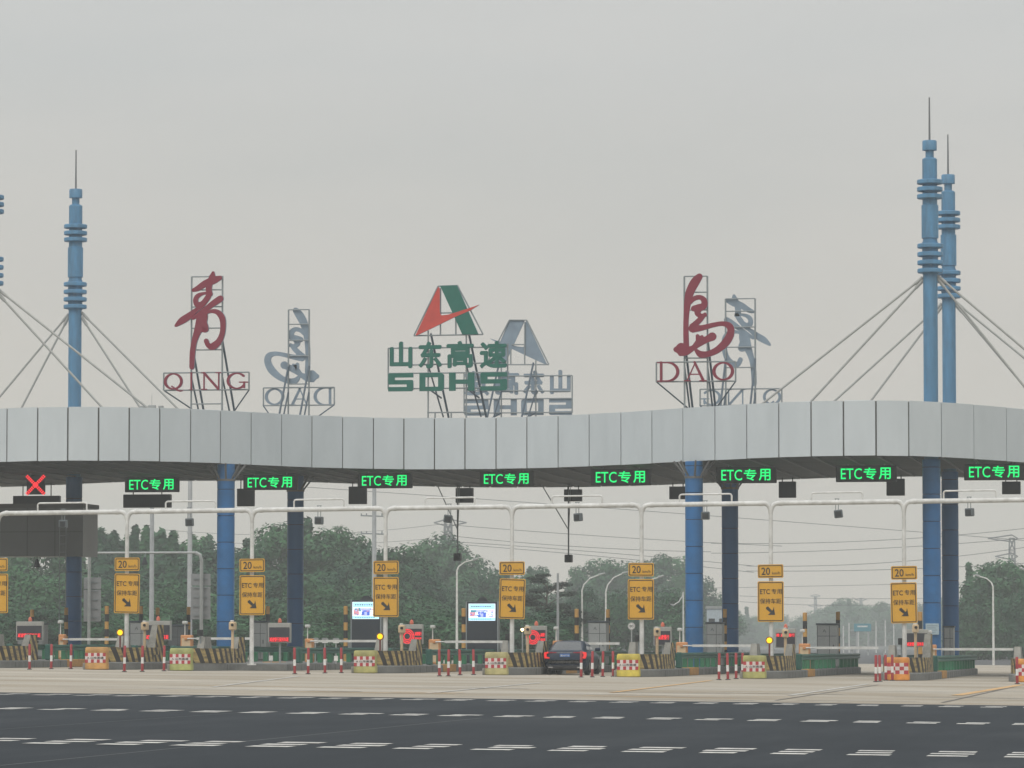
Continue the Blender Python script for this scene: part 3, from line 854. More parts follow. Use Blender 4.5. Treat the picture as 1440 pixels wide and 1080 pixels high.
# ------------------------------------------------------------------ lane LED signs under the canopy
def led_sign(px, yc, wpx, label, cross=False):
    ytop = yc - (10.5 if not cross else 13)
    P = PZ(px, ytop - 1.0, HB)
    Y = P.y; s_ = 1 / (PY(px + 1, 700, Y).x - PY(px, 700, Y).x)
    wd = 76 * (wpx / 63.5) / s_ if not cross else 25 / s_
    hh = 20.5 * (wpx / 63.5) / s_ if not cross else 26 / s_
    t = thing('lane_display', (P.x, Y, HB - hh - 0.02), label, 'display', 'LED lane signs hung under the canopy')
    b = MB(); b.rbox(-wd / 2, wd / 2, 0, 0.22, 0, hh, 0.02); b.build('housing', BLACK, t)
    b = MB()
    for x in (-wd * 0.3, wd * 0.3): b.tube((x, 0.1, hh - 0.01), (x, 0.1, hh + 0.12), 0.03, n=6)
    b.build('hanger', FRAME, t)
    if cross:
        b = MB()
        k = 13; r = hh * 0.46
        for i in range(k):
            u_ = -1 + 2 * i / (k - 1)
            for sg in (1, -1):
                for o_ in (-0.045, 0.045):
                    cx_, cz_ = u_ * r + o_ * 0.7, hh / 2 + sg * u_ * r - sg * o_ * 0.7
                    b.add([(cx_ + 0.042 * math.cos(a), -0.006 - 0.002 * (sg > 0), cz_ + 0.042 * math.sin(a)) for a in [i2 * math.pi / 3 for i2 in range(6)]], [(0, 1, 2, 3, 4, 5)])
        b.build('red_cross', L_RED, t)
    else:
        tw = wpx / s_
        h1 = hh * 0.72
        m = text_mb('ETC', tw * 0.415, h1 * 0.92, 0.01, bold=0.004); m.off(-tw * 0.292, -0.012, hh / 2)
        m2 = text_mb('专', tw * 0.25, h1, 0.01, bold=0.014); m2.off(tw * 0.075, -0.012, hh / 2 + 0.01)
        m3 = text_mb('用', tw * 0.235, h1, 0.01, bold=0.014); m3.off(tw * 0.365, -0.012, hh / 2 + 0.01)
        merge(m, m2); merge(m, m3)
        m.build('lettering', L_GREEN, t)
    return t
led_sign(50, 682, 25, 'small square LED sign showing a red cross', True)
for i, (px, yc, wp) in enumerate([(213.5, 682, 63.5), (380, 679, 63.5), (541, 676.5, 64), (712.5, 674, 64), (873, 670.5, 70.5), (1049.5, 667.5, 70.5), (1218, 665.5, 71.5), (1398.5, 663, 72)]):
    led_sign(px, yc, wp, 'green LED lane sign under the canopy, %s of eight from the left' % ORD[i])
# backs of the signs for the opposite side
RB = [(18, 84, 697, 713), (173, 240, 695, 714), (333, 357, 687, 712), (490, 515, 684, 709), (640.5, 665, 686, 707), (793, 818, 688, 705), (941, 965, 684, 702), (1095, 1119, 677, 700), (1246.5, 1272, 673, 697), (1409, 1435, 677, 695)]
for i, (x0, x1, y0, y1) in enumerate(RB):
    px = (x0 + x1) / 2
    j = min(range(len(FR)), key=lambda k: abs(FR[k].x - XA(px, FR[k].y + DEPTH - 1.5)))
    Y = FR[j].y + DEPTH - 1.5
    a, c = PY(x0, y1, Y), PY(x1, y0, Y)
    t = thing('sign_back', ((a.x + c.x) / 2, Y, a.z), 'dark back of an exit-side sign under the canopy, %s of ten from the left' % ORD[i], 'sign', 'dark sign backs under the rear of the canopy')
    wd = c.x - a.x; hh = max(0.4, c.z - a.z)
    b = MB(); b.rbox(-wd / 2, wd / 2, 0, 0.3, 0, hh, 0.02); b.build('housing', DARKBOX, t)
    top = HB + 0.05 - a.z
    b = MB()
    for x in (-wd * 0.3, wd * 0.3): b.tube((x, 0.15, hh - 0.02), (x, 0.15, max(top, hh + 0.05)), 0.03, n=6)
    b.build('hanger', DARKBOX, t)
# hanging camera rods
for i, (px, y0, y1, dx, dy0) in enumerate([(643.5, 686, 778, 615, 686), (799.5, 686, 780, 761.5, 688)]):
    Y = 236.5
    top = PY(px, 684, Y); top.z = HB + 0.04
    bot = PY(px, y1, Y); dg0 = PY(dx, dy0 - 2, Y); dg0.z = HB + 0.04; jn = PY(px, 745, Y)
    t = thing('hanging_camera', (top.x, Y, top.z), ['camera on a long braced rod hung left of the fourth yellow sign', 'camera on a long braced rod hung right of the fourth yellow sign'][i], 'camera', 'cameras on rods below the canopy')
    b = MB(); b.tube(top, bot, 0.045, n=6); b.tube(dg0, jn, 0.03, n=6)
    b.tube((top.x + 0.12, Y, top.z), (jn.x + 0.02, Y, jn.z), 0.02, n=5)
    b.build('rod', FRAME, t, world=True)
    b = MB(); b.rbox(bot.x - 0.2, bot.x + 0.2, Y - 0.2, Y + 0.3, bot.z - 0.42, bot.z, 0.03)
    b.tube((bot.x + 0.02, Y - 0.21, bot.z - 0.2), (bot.x + 0.02, Y - 0.3, bot.z - 0.22), 0.12, n=10)
    b.build('camera_body', DARKBOX, t, world=True)

# ------------------------------------------------------------------ white pipe gantry with its posts
YG = 186.0
POSTS = [-4, 178, 354, 542, 720, 902.5, 1084.5, 1272, 1460]
bar_y = lambda px: 722.0 - 0.0132 * px
g = thing('pipe_gantry', (GP(542, YG)), 'white pipe gantry with posts along the whole row of lanes', 'gantry')
for px in POSTS:
    a = GP(px, YG); top = PY(px, bar_y(px) + 3, YG)
    b = MB(); b.tube((a.x, YG, a.z + 0.25), (a.x, YG, top.z - 0.3), 0.10, 0.085, n=14)
    b.path([(a.x - 0.40, YG, top.z + 0.09), (a.x - 0.27, YG, top.z + 0.085), (a.x - 0.16, YG, top.z + 0.05), (a.x - 0.07, YG, top.z - 0.05), (a.x - 0.02, YG, top.z - 0.22), (a.x, YG, top.z - 0.40)], [0.105, 0.103, 0.10, 0.095, 0.088, 0.08], n=12)
    b.path([(a.x + 0.40, YG, top.z + 0.09), (a.x + 0.27, YG, top.z + 0.085), (a.x + 0.16, YG, top.z + 0.05), (a.x + 0.07, YG, top.z - 0.05), (a.x + 0.02, YG, top.z - 0.22), (a.x, YG, top.z - 0.40)], [0.105, 0.103, 0.10, 0.095, 0.088, 0.08], n=12)
    b.tube((a.x, YG, a.z + 0.24), (a.x, YG, a.z + 0.3), 0.2, n=12)
    b.build('post', WHITE, g, world=True, smooth=True)
bp_ = [-190] + POSTS + [1640]
for i in range(len(bp_) - 1):
    a, c = PY(bp_[i], bar_y(bp_[i]), YG), PY(bp_[i + 1], bar_y(bp_[i + 1]), YG)
    b = MB(); d = (c - a).normalized() * 0.36; e_ = (c - a).normalized() * 0.13
    b.tube(a + d, c - d, 0.105, n=14); b.tube(a + d, a + d + e_, 0.122, n=14); b.tube(c - d - e_, c - d, 0.122, n=14)
    b.build('beam', WHITE, g, world=True, smooth=True)
for (x0, x1) in [(53, 122), (233, 303), (413.5, 483.5), (598, 668), (776, 847), (955.5, 1029), (1141, 1213), (1327, 1401)]:
    a, c = PY(x0, bar_y(x0), YG), PY(x1, bar_y(x1), YG); h = 0.42
    b = MB(); r = 0.08
    b.path([a, a + Vector((0, 0, h - r)), a + Vector((r * 0.4, 0, h - r * 0.3)), a + Vector((r * 1.2, 0, h)), c + Vector((-r * 1.2, 0, h)), c + Vector((-r * 0.4, 0, h - r * 0.3)), c + Vector((0, 0, h - r)), c], 0.038, n=8)
    b.build('bracket', WHITE, g, world=True)
t0 = None
for i, px in enumerate([89, 266, 449, 632, 812, 992, 1177, 1363]):
    p = PY(px, bar_y(px), YG)
    lb = 'floodlight hung from the white gantry, %s of eight from the left' % ORD[i]
    if t0 is None:
        t0 = thing('floodlight', p, lb, 'light', 'floodlights hung from the white gantry')
        b = MB()
        for x in (-0.06, 0.06): b.tube((x, 0, -0.32), (x, 0, 0.16), 0.016, n=6)
        b.tube((-0.1, 0, 0.15), (0.1, 0, 0.15), 0.02, n=6)
        b.build('hook', FRAME, t0)
        b = MB(); b.rbox(-0.18, 0.18, -0.12, 0.12, -0.66, -0.32, 0.03); b.build('lamp_body', mat('lamp_body', (0.09, 0.11, 0.12), 0.4), t0)
        b = MB(); b.rbox(-0.13, 0.13, -0.135, -0.115, -0.62, -0.38, 0.008); b.build('lens', GLASS, t0)
    else:
        t1 = dup(t0, p, lb)
        for k in kids(t1):
            if not k.name.startswith('hook'): k.rotation_euler = (0, R_(random.uniform(-9, 9)), R_(random.uniform(-30, 30)))
# yellow signs
def yellow_signs():
    data = [(-6.5, 785, 803, 807, 862), (178.7, 784, 803, 807, 862), (354.5, 785.5, 804.5, 809, 865), (542.8, 789, 807, 812, 867), (720, 790, 808, 814, 870),
            (901.5, 792, 810, 815, 870.5), (1083.5, 794, 812.5, 818, 874), (1271.3, 796, 815, 819.5, 876)]
    def rrect(w_, h_, r, n=5):
        pts = []
        for cx, cz, a0 in ((w_ / 2 - r, h_ / 2 - r, 0), (-w_ / 2 + r, h_ / 2 - r, 90), (-w_ / 2 + r, -h_ / 2 + r, 180), (w_ / 2 - r, -h_ / 2 + r, 270)):
            for k in range(n + 1):
                a = R_(a0 + 90 * k / n); pts.append((cx + r * math.cos(a), cz + r * math.sin(a)))
        return pts
    def plate(w_, h_, t):
        b = MB(); b.prism(rrect(w_, h_, 0.06), 0, 0.03); b.build('plate', YEL, t)
        b = MB()
        o_, i_ = rrect(w_ - 0.07, h_ - 0.07, 0.05), rrect(w_ - 0.14, h_ - 0.14, 0.035)
        n = len(o_)
        b.add([(p[0], -0.005, p[1]) for p in o_] + [(p[0], -0.005, p[1]) for p in i_], [(k, (k + 1) % n, n + (k + 1) % n, n + k) for k in range(n)])
        b.build('border', SIGNBK, t)
        b = MB(); b.box(-0.15, 0.15, 0.03, 0.09, h_ * 0.25, h_ * 0.25 + 0.05); b.box(-0.15, 0.15, 0.03, 0.09, -h_ * 0.25, -h_ * 0.25 + 0.05); b.build('clamp', GALV, t)
    Yp = YG - 0.20
    a = b_ = None
    for i, (px, s0, s1, l0, l1) in enumerate(data):
        pos = 'cut by the left edge of the photo' if i == 0 else '%s of the seven whole ones from the left' % ORD[i - 1]
        p1 = PY(px, (s0 + s1) / 2, Yp); p2 = PY(px - (0.3 if i % 2 else -0.2), (l0 + l1) / 2, Yp)
        w1, h1, w2, h2 = 1.09, 0.57, 1.11, 1.71
        l1_ = 'small yellow 20 km/h sign, ' + pos; l2_ = 'tall yellow ETC lane sign with arrow, ' + pos
        if a is None:
            a = thing('speed_sign', p1, l1_, 'sign', 'yellow 20 km/h signs on the white posts'); plate(w1, h1, a)
            m = text_mb('20', 0.37, 0.32, 0.006, bold=0.012); m.off(-0.2, -0.008, 0.0)
            merge(m, text_mb('km/h', 0.34, 0.12, 0.006, bold=0.004), 0.24, -0.008, -0.08); m.build('lettering', SIGNBK, a)
            b_ = thing('lane_sign', p2, l2_, 'sign', 'yellow ETC lane signs on the white posts'); plate(w2, h2, b_)
            m = text_mb('ETC', 0.42, 0.21, 0.006, bold=0.014); m.off(-0.24, -0.008, 0.42)
            merge(m, text_mb('专用', 0.44, 0.22, 0.006, bold=0.006), 0.26, -0.008, 0.43)
            merge(m, text_mb('保持车距', 0.90, 0.225, 0.006, bold=0.004), 0.0, -0.008, 0.02)
            m.build('lettering', SIGNBK, b_)
            m = MB()
            m.prism([(-0.19, -0.24), (-0.11, -0.20), (0.06, -0.38), (0.10, -0.35), (0.13, -0.22), (0.19, -0.56), (-0.12, -0.56), (-0.06, -0.51), (-0.01, -0.46), (-0.20, -0.31)], -0.011, -0.004)
            m.build('arrow', SIGNBK, b_)
        else:
            x1 = dup(a, p1, l1_); x2 = dup(b_, p2, l2_)
            x1.rotation_euler = (0, R_(random.uniform(-0.7, 0.7)), R_(random.uniform(-4, 4)))
            x2.rotation_euler = (0, R_([0, 0.9, 0, 0, 1.8, 0, 0, -1.0][i]), R_(random.uniform(-4, 4)))
yellow_signs()

# ------------------------------------------------------------------ islands
YN = 181.0
NOSE = {'A': -245, 'B': -50, 'C': 135, 'D': 254, 'E': 513, 'F': 697.5, 'G': 883, 'H': 1060.5, 'I': 1262, 'J': 1446}
ICX = {k: XA(v, YN) for k, v in NOSE.items()}
IW = {'D': (-1.0, 3.0)}
INAME = {'A': 'just off the left edge', 'B': 'running in from the left edge', 'C': 'behind the first cushion from the left', 'D': 'behind the lime second cushion', 'E': 'behind the third cushion',
         'F': 'behind the fourth cushion', 'G': 'behind the fifth cushion', 'H': 'behind the sixth cushion', 'I': 'behind the seventh cushion', 'J': 'entering at the right edge'}
Y_END = 224.5
CH = 0.32
def island(k):
    x0 = ICX[k]; l, r = IW.get(k, (-1.0, 1.0)); ye = Y_END
    o = thing('toll_island', (x0, YN, gz(x0, YN)), 'grey kerbed toll island ' + INAME[k], 'island', 'kerbed islands between the toll lanes')
    # plan outline with a rounded front
    pl = []
    for i in range(13):
        a = R_(180 + 180 * i / 12)
        pl.append((math.cos(a) * 1.0, YN + 4.6 + math.sin(a) * 4.1))
    pts = [(x0 + p[0], p[1]) for p in pl]
    if r > 1.2: pts += [(x0 + 1.0, YN + 5), (x0 + r, YN + 7)]
    rear = [(x0 + r, ye - 0.8), (x0 + r - 0.5, ye), (x0 + l + 0.5, ye), (x0 + l, ye - 0.8)]
    ysteps = [YN + 3 + i * 3.0 for i in range(13)]
    pts += rear
    n = len(pts)
    b = MB()
    for z0, z1, ins in ((0.0, CH - 0.03, 0.0), (CH - 0.03, CH, 0.03)): pass
    cx = sum(p[0] for p in pts) / n; cy = (YN + ye) / 2
    def ins(p, d): return (p[0] + (d if p[0] < x0 + (l + r) / 2 else -d), p[1] + (d if p[1] < cy else -d))
    rings = []
    for z, d in ((0.0, 0), (CH - 0.04, 0), (CH, 0.04)): rings.append([(*(ins(p, d) if d else p), z) for p in pts])
    vs = [v for g_ in rings for v in g_]
    fs = []
    for q in range(2):
        for i in range(n):
            j = (i + 1) % n; fs.append((q * n + i, q * n + j, (q + 1) * n + j, (q + 1) * n + i))
    fs.append(tuple(range(2 * n, 3 * n)))
    b.add(vs, fs); b.warp()
    kb = b.build('kerb', CURB, o, world=True)
    # joints along the kerb side
    jn_ = MB()
    y = YN + 4.5
    while y < ye - 1:
        xr = r if (r <= 1.2 or y > YN + 7) else 1.0
        jn_.box(x0 + xr - 0.01, x0 + xr + 0.004, y, y + 0.05, 0.0, CH - 0.05); y += 1.5
    jn_.warp(); jn_.build('kerb_joint', SEAM, o, world=True)
    # ochre painted end block on the kerb
    e = MB(); e.rbox(x0 + 0.62, x0 + 1.03, YN + 13.2, YN + 16.5, 0, CH + 0.02, 0.02); e.warp(); e.build('painted_block', OCHRE, o, world=True)
    # striped U-shaped nose wall
    path = [(-0.93, 7.4), (-0.93, 6.2)]
    for i in range(15):
        a = R_(180 + 180 * i / 14); path.append((0.93 * math.cos(a), 5.2 + 4.4 * math.sin(a)))
    path += [(0.93, 6.2), (0.93, 7.4)]
    wb = MB(); s_ = 0; uvs = []
    N = len(path); prev = None
    HW = 0.62
    def hgt(yy): return CH + HW
    for i, (x, y) in enumerate(path):
        if prev: s_ += math.hypot(x - prev[0], y - prev[1])
        prev = (x, y)
        a = path[max(i - 1, 0)]; c = path[min(i + 1, N - 1)]
        d = Vector((c[0] - a[0], c[1] - a[1])).normalized(); nn = Vector((d.y, -d.x))
        if nn.dot(Vector((x, y - 4))) < 0: nn = -nn
        ox, oy = x0 + x, YN + y
        for (off, zz) in ((0.0, CH - 0.02), (0.0, hgt(y)), (-0.16, hgt(y)), (-0.16, CH - 0.02)):
            wb.v.append((ox + nn.x * off, oy + nn.y * off, zz)); uvs.append((s_ / 0.8, (zz * 0.75 + (0.2 if off else 0)) / 0.8))
    for i in range(N - 1):
        for q in range(4):
            wb.f.append((i * 4 + q, (i + 1) * 4 + q, (i + 1) * 4 + (q + 1) % 4, i * 4 + (q + 1) % 4)); wb.m.append(0)
    wb.f.append((0, 1, 2, 3)); wb.m.append(0); e_ = (N - 1) * 4; wb.f.append((e_, e_ + 3, e_ + 2, e_ + 1)); wb.m.append(0)
    wb.uv = uvs; wb.warp(); wb.build('striped_nose', STRIPE, o, world=True)
    # the two raked piers at the ends of the nose wall
    for sx in (-1, 1):
        pb_ = MB(); uvs = []
        xo = x0 + sx * 0.94; xi = x0 + sx * 0.52
        y0, y1 = YN + 6.3, YN + 8.4
        zt = CH + 1.12 + (0.5 if k in 'CI' and sx > 0 else 0)
        vs = [(xo, y0, CH - .02), (xi, y0, CH - .02), (xi, y1, CH - .02), (xo, y1, CH - .02),
              (xo - sx * 0.05, y0 + 1.0, zt), (xi + sx * 0.12, y0 + 1.0, zt), (xi + sx * 0.12, y1, zt), (xo - sx * 0.05, y1, zt)]
        fs = [(0, 1, 5, 4), (1, 2, 6, 5), (2, 3, 7, 6), (3, 0, 4, 7), (4, 5, 6, 7)]
        pb_.add(vs, fs); pb_.m = [0, 0, 0, 1, 0]
        pb_.uv = [((v[1] - YN) / 0.78, v[2] * 0.9 / 0.78) for v in vs]
        pb_.warp(); pb_.build('pier', [CONC, STRIPE], o, world=True)
    return o
for k in NOSE: island(k)

def cushion(k, col, chk, label):
    x0 = ICX[k]
    t = thing('crash_cushion', (x0, YN + 0.2, gz(x0, YN + 0.2)), label, 'crash cushion', 'checkered crash cushions in front of the islands')
    m = mat('cushion_' + k, col, 0.6, var=0.22, scale=1.6, dirt=tuple(c * 0.75 for c in col))
    W, H, D = 0.48, 0.95, 0.30
    b = MB(); rings = []
    prof = [(0.0, 0.04), (0.03, 0.0), (0.25, 0.0), (0.30, 0.015), (0.68, 0.015), (0.73, 0.0), (H - 0.05, 0.01), (H, 0.05)]
    n = 20
    def plan(a, d):
        c_, s_ = math.cos(a), math.sin(a)
        e = 0.35
        return ((W - d) * math.copysign(abs(c_) ** e, c_), (D - d) * math.copysign(abs(s_) ** e, s_))
    vs = []
    for z, d in prof:
        for i in range(n):
            x, y = plan(2 * math.pi * (i + 0.5) / n, d); vs.append((x, y, z))
    fs = []
    for q in range(len(prof) - 1):
        for i in range(n):
            j = (i + 1) % n; fs.append((q * n + i, q * n + j, (q + 1) * n + j, (q + 1) * n + i))
    fs.append(tuple(range((len(prof) - 1) * n, len(prof) * n)))
    b.add(vs, fs); b.build('body', m, t, smooth=True)
    pn = MB()
    y_ = -(D - 0.005) ; z0, z1 = 0.29, 0.70; nc = 7
    if chk == 'rows':
        cw = 2 * 0.445 / nc
        for i in range(nc):
            xa = -0.445 + i * cw
            pn.add([(xa, y_, 0.56), (xa + cw, y_, 0.56), (xa + cw, y_, z1), (xa, y_, z1)], [(0, 1, 2, 3)], i % 2)
            pn.add([(xa, y_, z0), (xa + cw, y_, z0), (xa + cw, y_, 0.43), (xa, y_, 0.43)], [(0, 1, 2, 3)], i % 2)
        pn.add([(-0.445, y_, 0.43), (0.445, y_, 0.43), (0.445, y_, 0.56), (-0.445, y_, 0.56)], [(0, 1, 2, 3)], 1)
        cx = text_mb('A 山东高速', 0.72, 0.10, 0.004, bold=0.012); merge(pn, cx, 0, y_ - 0.006, 0.495, 2)
    else:
        nc = 5; cw = 0.89 / nc
        for i in range(nc):
            for j in range(3):
                xa = -0.445 + i * cw; za = z0 - 0.03 + j * 0.155
                pn.add([(xa, y_, za), (xa + cw, y_, za), (xa + cw, y_, za + 0.155), (xa, y_, za + 0.155)], [(0, 1, 2, 3)], (i + j) % 2)
    pn.build('checker_band', [mat('checker_red', (0.40, 0.03, 0.04), 0.5, var=0.2), mat('checker_white', (0.62, 0.56, 0.53), 0.5, var=0.1), SIGNBK], t)
    s = MB()
    s.rbox(-W - 0.12, -W + 0.0, -0.1, 0.5, 0, 0.28, 0.02); s.build('side_block', CONC, t)
cushion('C', (0.52, 0.28, 0.08), 'rows', 'faded orange cushion with red checks, first from the left')
cushion('D', (0.36, 0.38, 0.13), 'rows', 'lime green cushion with red checks, second from the left')
cushion('E', (0.38, 0.36, 0.13), 'rows', 'olive yellow cushion with red checks, third from the left')
cushion('F', (0.42, 0.38, 0.17), 'rows', 'pale yellow cushion with red checks left of the car')
cushion('G', (0.58, 0.47, 0.07), 'rows', 'bright yellow cushion with red checks right of the car')
cushion('H', (0.37, 0.36, 0.12), 'rows', 'olive yellow cushion beside four red bollards, sixth from the left')
cushion('I', (0.66, 0.26, 0.04), 'grid', 'strong orange cushion with offset checks, seventh from the left')
cushion('J', (0.66, 0.28, 0.05), 'grid', 'orange cushion cut by the right edge of the photo')

# guardrails on the islands
def guardrail(k, side):
    x0 = ICX[k]; l, r = IW.get(k, (-1.0, 1.0)); x = x0 + (r - 0.12 if side > 0 else l + 0.12)
    ya, yb = YN + 10.5, Y_END - 0.5
    t = thing('guardrail', (x, ya, gz(x, ya)), 'green guardrail, %s edge of the island %s' % ('right' if side > 0 else 'left', INAME[k]), 'guardrail', 'green guardrails on the toll islands')
    b = MB(); s = side
    prof = [(0.0, 0.42), (0.07 * s, 0.445), (0.07 * s, 0.505), (0.01 * s, 0.55), (0.07 * s, 0.595), (0.07 * s, 0.655), (0.0, 0.68)]
    ys = [ya + (yb - ya) * i / 16 for i in range(17)]
    for y in ys:
        for dx, z in prof: b.v.append((x + dx, y, CH + z))
        for dx, z in prof: b.v.append((x + dx - 0.012 * s, y, CH + z))
    n = len(prof)
    for i in range(len(ys) - 1):
        for q in range(n - 1):
            b.f.append((i * 2 * n + q, (i + 1) * 2 * n + q, (i + 1) * 2 * n + q + 1, i * 2 * n + q + 1)); b.m.append(0)
            b.f.append((i * 2 * n + n + q, i * 2 * n + n + q + 1, (i + 1) * 2 * n + n + q + 1, (i + 1) * 2 * n + n + q)); b.m.append(0)
    b.warp(); b.build('beam', RGREEN, t, world=True)
    e = MB(); e.rbox(x - 0.13, x + 0.13, ya - 0.35, ya + 0.02, CH, CH + 0.70, 0.05); e.warp(); e.build('end_plate', RGREEN, t, world=True)
    npst = 15; pm = None
    for i in range(npst):
        y = ya + 0.8 + i * (yb - ya - 1) / (npst - 1)
        if pm is None:
            q = MB(); q.rbox(-0.10, 0.10, -0.16, 0.16, 0, 0.43, 0.02); pm = q.build('post', RGREEN2, t); po = pm
        else:
            po = pm.copy(); C.objects.link(po); po.parent = t
        po.location = (-0.13 * s, y - ya, CH + gz(x, y) - gz(x, ya))
    return t
for k in 'BCDEFGHIJ':
    guardrail(k, 1)
    guardrail(k, -1)

# ------------------------------------------------------------------ island equipment
def on_island(k, Y, dx=0.0):
    x = ICX[k] + dx
    return Vector((x, Y, gz(x, Y) + CH))
# red message boards
def msg_board(k, px, x0, x1, y0, y1, mode, label, lamp=True):
    Y = 192.0
    p = GP((x0 + x1) / 2, Y); p.z += CH
    s_ = PY(px + 1, 700, Y).x - PY(px, 700, Y).x
    W = (x1 - x0) * s_; z1 = PY(px, y0, Y).z - p.z; z0 = PY(px, y1, Y).z - p.z
    t = thing('message_board', p, label, 'display', 'red LED message boards on the islands')
    b = MB(); b.tube((-0.0, 0.2, 0), (-0.0, 0.2, z0 + 0.1), 0.05, n=8)
    b.build('post', GALV, t)
    b = MB(); b.rbox(-W / 2, W / 2, 0.0, 0.30, z0, z1, 0.015)
    b.build('housing', mat('board_housing', (0.33, 0.33, 0.31), 0.6), t)
    b = MB(); hz = (z1 - z0)
    b.box(-W / 2 + 0.05, W / 2 - 0.03, -0.012, 0.0, z0 + 0.04, z1 - hz * 0.22)
    b.build('screen', mat('led_panel_off', (0.035, 0.035, 0.045), 0.5), t)
    m = MB()
    if mode == 'line0': merge(m, text_mb('减速慢行保持车距', W * 0.86, hz * 0.22, 0.006, bold=0.006), 0, -0.02, z0 + hz * 0.17)
    elif mode == 'line1': merge(m, text_mb('减速慢行保持车距', W * 0.86, hz * 0.21, 0.006, bold=0.006), 0, -0.02, z0 + hz * 0.28)
    elif mode == 'mid': merge(m, text_mb('请减速慢行', W * 0.8, hz * 0.25, 0.006, bold=0.006), 0, -0.02, z0 + hz * 0.45)
    elif mode == 'top': merge(m, text_mb('请 减速慢行', W * 0.9, hz * 0.17, 0.006, bold=0.012), 0, -0.02, z0 + hz * 0.66)
    else:
        R0 = hz * 0.36; cxr = -W / 2 + R0 + 0.03; czr = z0 + hz * 0.40
        for rk in (0.48, 0.72, 0.95):
            nn_ = int(26 * rk) + 6
            for i in range(nn_):
                a0 = 2 * math.pi * i / nn_; a1 = a0 + 2 * math.pi / nn_ * 0.62; ra, rb_ = R0 * (rk - 0.075), R0 * (rk + 0.075)
                m.add([(cxr + ra * math.cos(a0), -0.02, czr + ra * math.sin(a0)), (cxr + rb_ * math.cos(a0), -0.02, czr + rb_ * math.sin(a0)), (cxr + rb_ * math.cos(a1), -0.02, czr + rb_ * math.sin(a1)), (cxr + ra * math.cos(a1), -0.02, czr + ra * math.sin(a1))], [(0, 3, 2, 1)])
        wl = W - 2 * R0 - 0.10
        merge(m, text_mb('减速慢行', wl, hz * 0.19, 0.006, bold=0.008), W / 2 - wl / 2 - 0.04, -0.02, czr + hz * 0.13)
        merge(m, text_mb('保持车距', wl, hz * 0.19, 0.006, bold=0.008), W / 2 - wl / 2 - 0.04, -0.02, czr - hz * 0.14)
    m.build('red_lettering', L_RED, t)
    if lamp:
        b = MB(); b.lathe([(0.07, z1), (0.09, z1 + 0.05), (0.07, z1 + 0.16), (0.0, z1 + 0.22)], y=0.15, n=10)
        b.build('beacon', mat('beacon_red', (0.6, 0.14, 0.08), 0.3), t)
MBS = [('B', 40, 22.5, 59.5, 874, 901, 'line1', 'message board with one red text line near the left edge'),
       ('C', 220, 203, 239.5, 873, 900.5, 'line0', 'message board with red bottom line beside the first amber lamp'),
       ('D', 392, 377, 408, 876, 904, 'line0', 'message board with red bottom line in front of the dark rear column'),
       ('E', 578, 562, 594, 878, 906, 'ring', 'message board with red ring and text right of the second amber lamp'),
       ('F', 753, 739, 768, 880, 907, 'ring', 'message board with red ring and text above the car'),
       ('G', 932, 919, 943.5, 881.5, 908, 'mid', 'message board with one red line left of the bright blue column'),
       ('H', 1104, 1090, 1119, 884, 911, 'top', 'dark message board with thin red top line right of the third amber lamp'),
       ('I', 1289, 1273, 1305, 885, 910, 'line0', 'message board with red bottom line by the rightmost front column')]
for a in MBS: msg_board(a[0], a[1], a[2], a[3], a[4], a[5], a[6], a[7])

# striped posts
def striped_post(px, ytop, Y, label):
    x = XA(px, Y); z0 = gz(x, Y) + CH; top = PY(px, ytop, Y).z - z0
    t = thing('striped_post', (x, Y, z0), label, 'post', 'yellow and black striped guard posts')
    b = MB(); n = 7; st = top / n
    for i in range(n):
        b.lathe([(0.10, i * st + 0.0), (0.10, (i + 1) * st - 0.0)], n=14, mi=(i % 2), close=(i in (0, n - 1)))
    b.lathe([(0.10, top), (0.09, top + 0.02), (0.0, top + 0.025)], n=14, mi=0, close=False)
    b.build('shaft', [YPOST, BPOST], t, smooth=True)
    b = MB(); b.lathe([(0.17, 0.0), (0.17, 0.03)], n=14); b.build('base_plate', GALV, t)
SP = [(45, 858, 212, 'striped post rising behind the leftmost message board'), (93, 855, 218, 'striped post in front of the dark column at the ladder'), (150, 853, 204.4, 'striped post above the first orange cushion'),
      (198, 853, 211, 'striped post half hidden by the first whole yellow sign'), (221.5, 855, 214, 'striped post behind the second message board'), (265, 854, 213, 'striped post left of the first bright blue column'),
      (376.5, 853, 213.7, 'striped post just right of the second whole yellow sign'), (486, 853, 206.1, 'striped post left of the first video kiosk'), (533, 860, 214.3, 'striped post right of the first video kiosk, behind the sign'),
      (652, 856, 205.4, 'striped post left of the second video kiosk'), (698, 856.5, 214.7, 'striped post right of the second video kiosk'), (811, 857, 204.9, 'striped post rising behind the car roof'),
      (855, 857.5, 215.4, 'striped post right of the grey cabinet behind the car'), (1019.5, 857, 217, 'striped post between the bright and the shaded column'), (1132, 862, 201.5, 'striped post behind the peach barrier box of the sixth sign'),
      (1178.5, 861, 219, 'striped post at the right side of the lone grey cabinet'), (1294, 861, 196, 'striped post half hidden by the last whole yellow sign'), (1345.5, 860, 222, 'striped post at the rightmost shaded column')]
for a in SP: striped_post(*a)

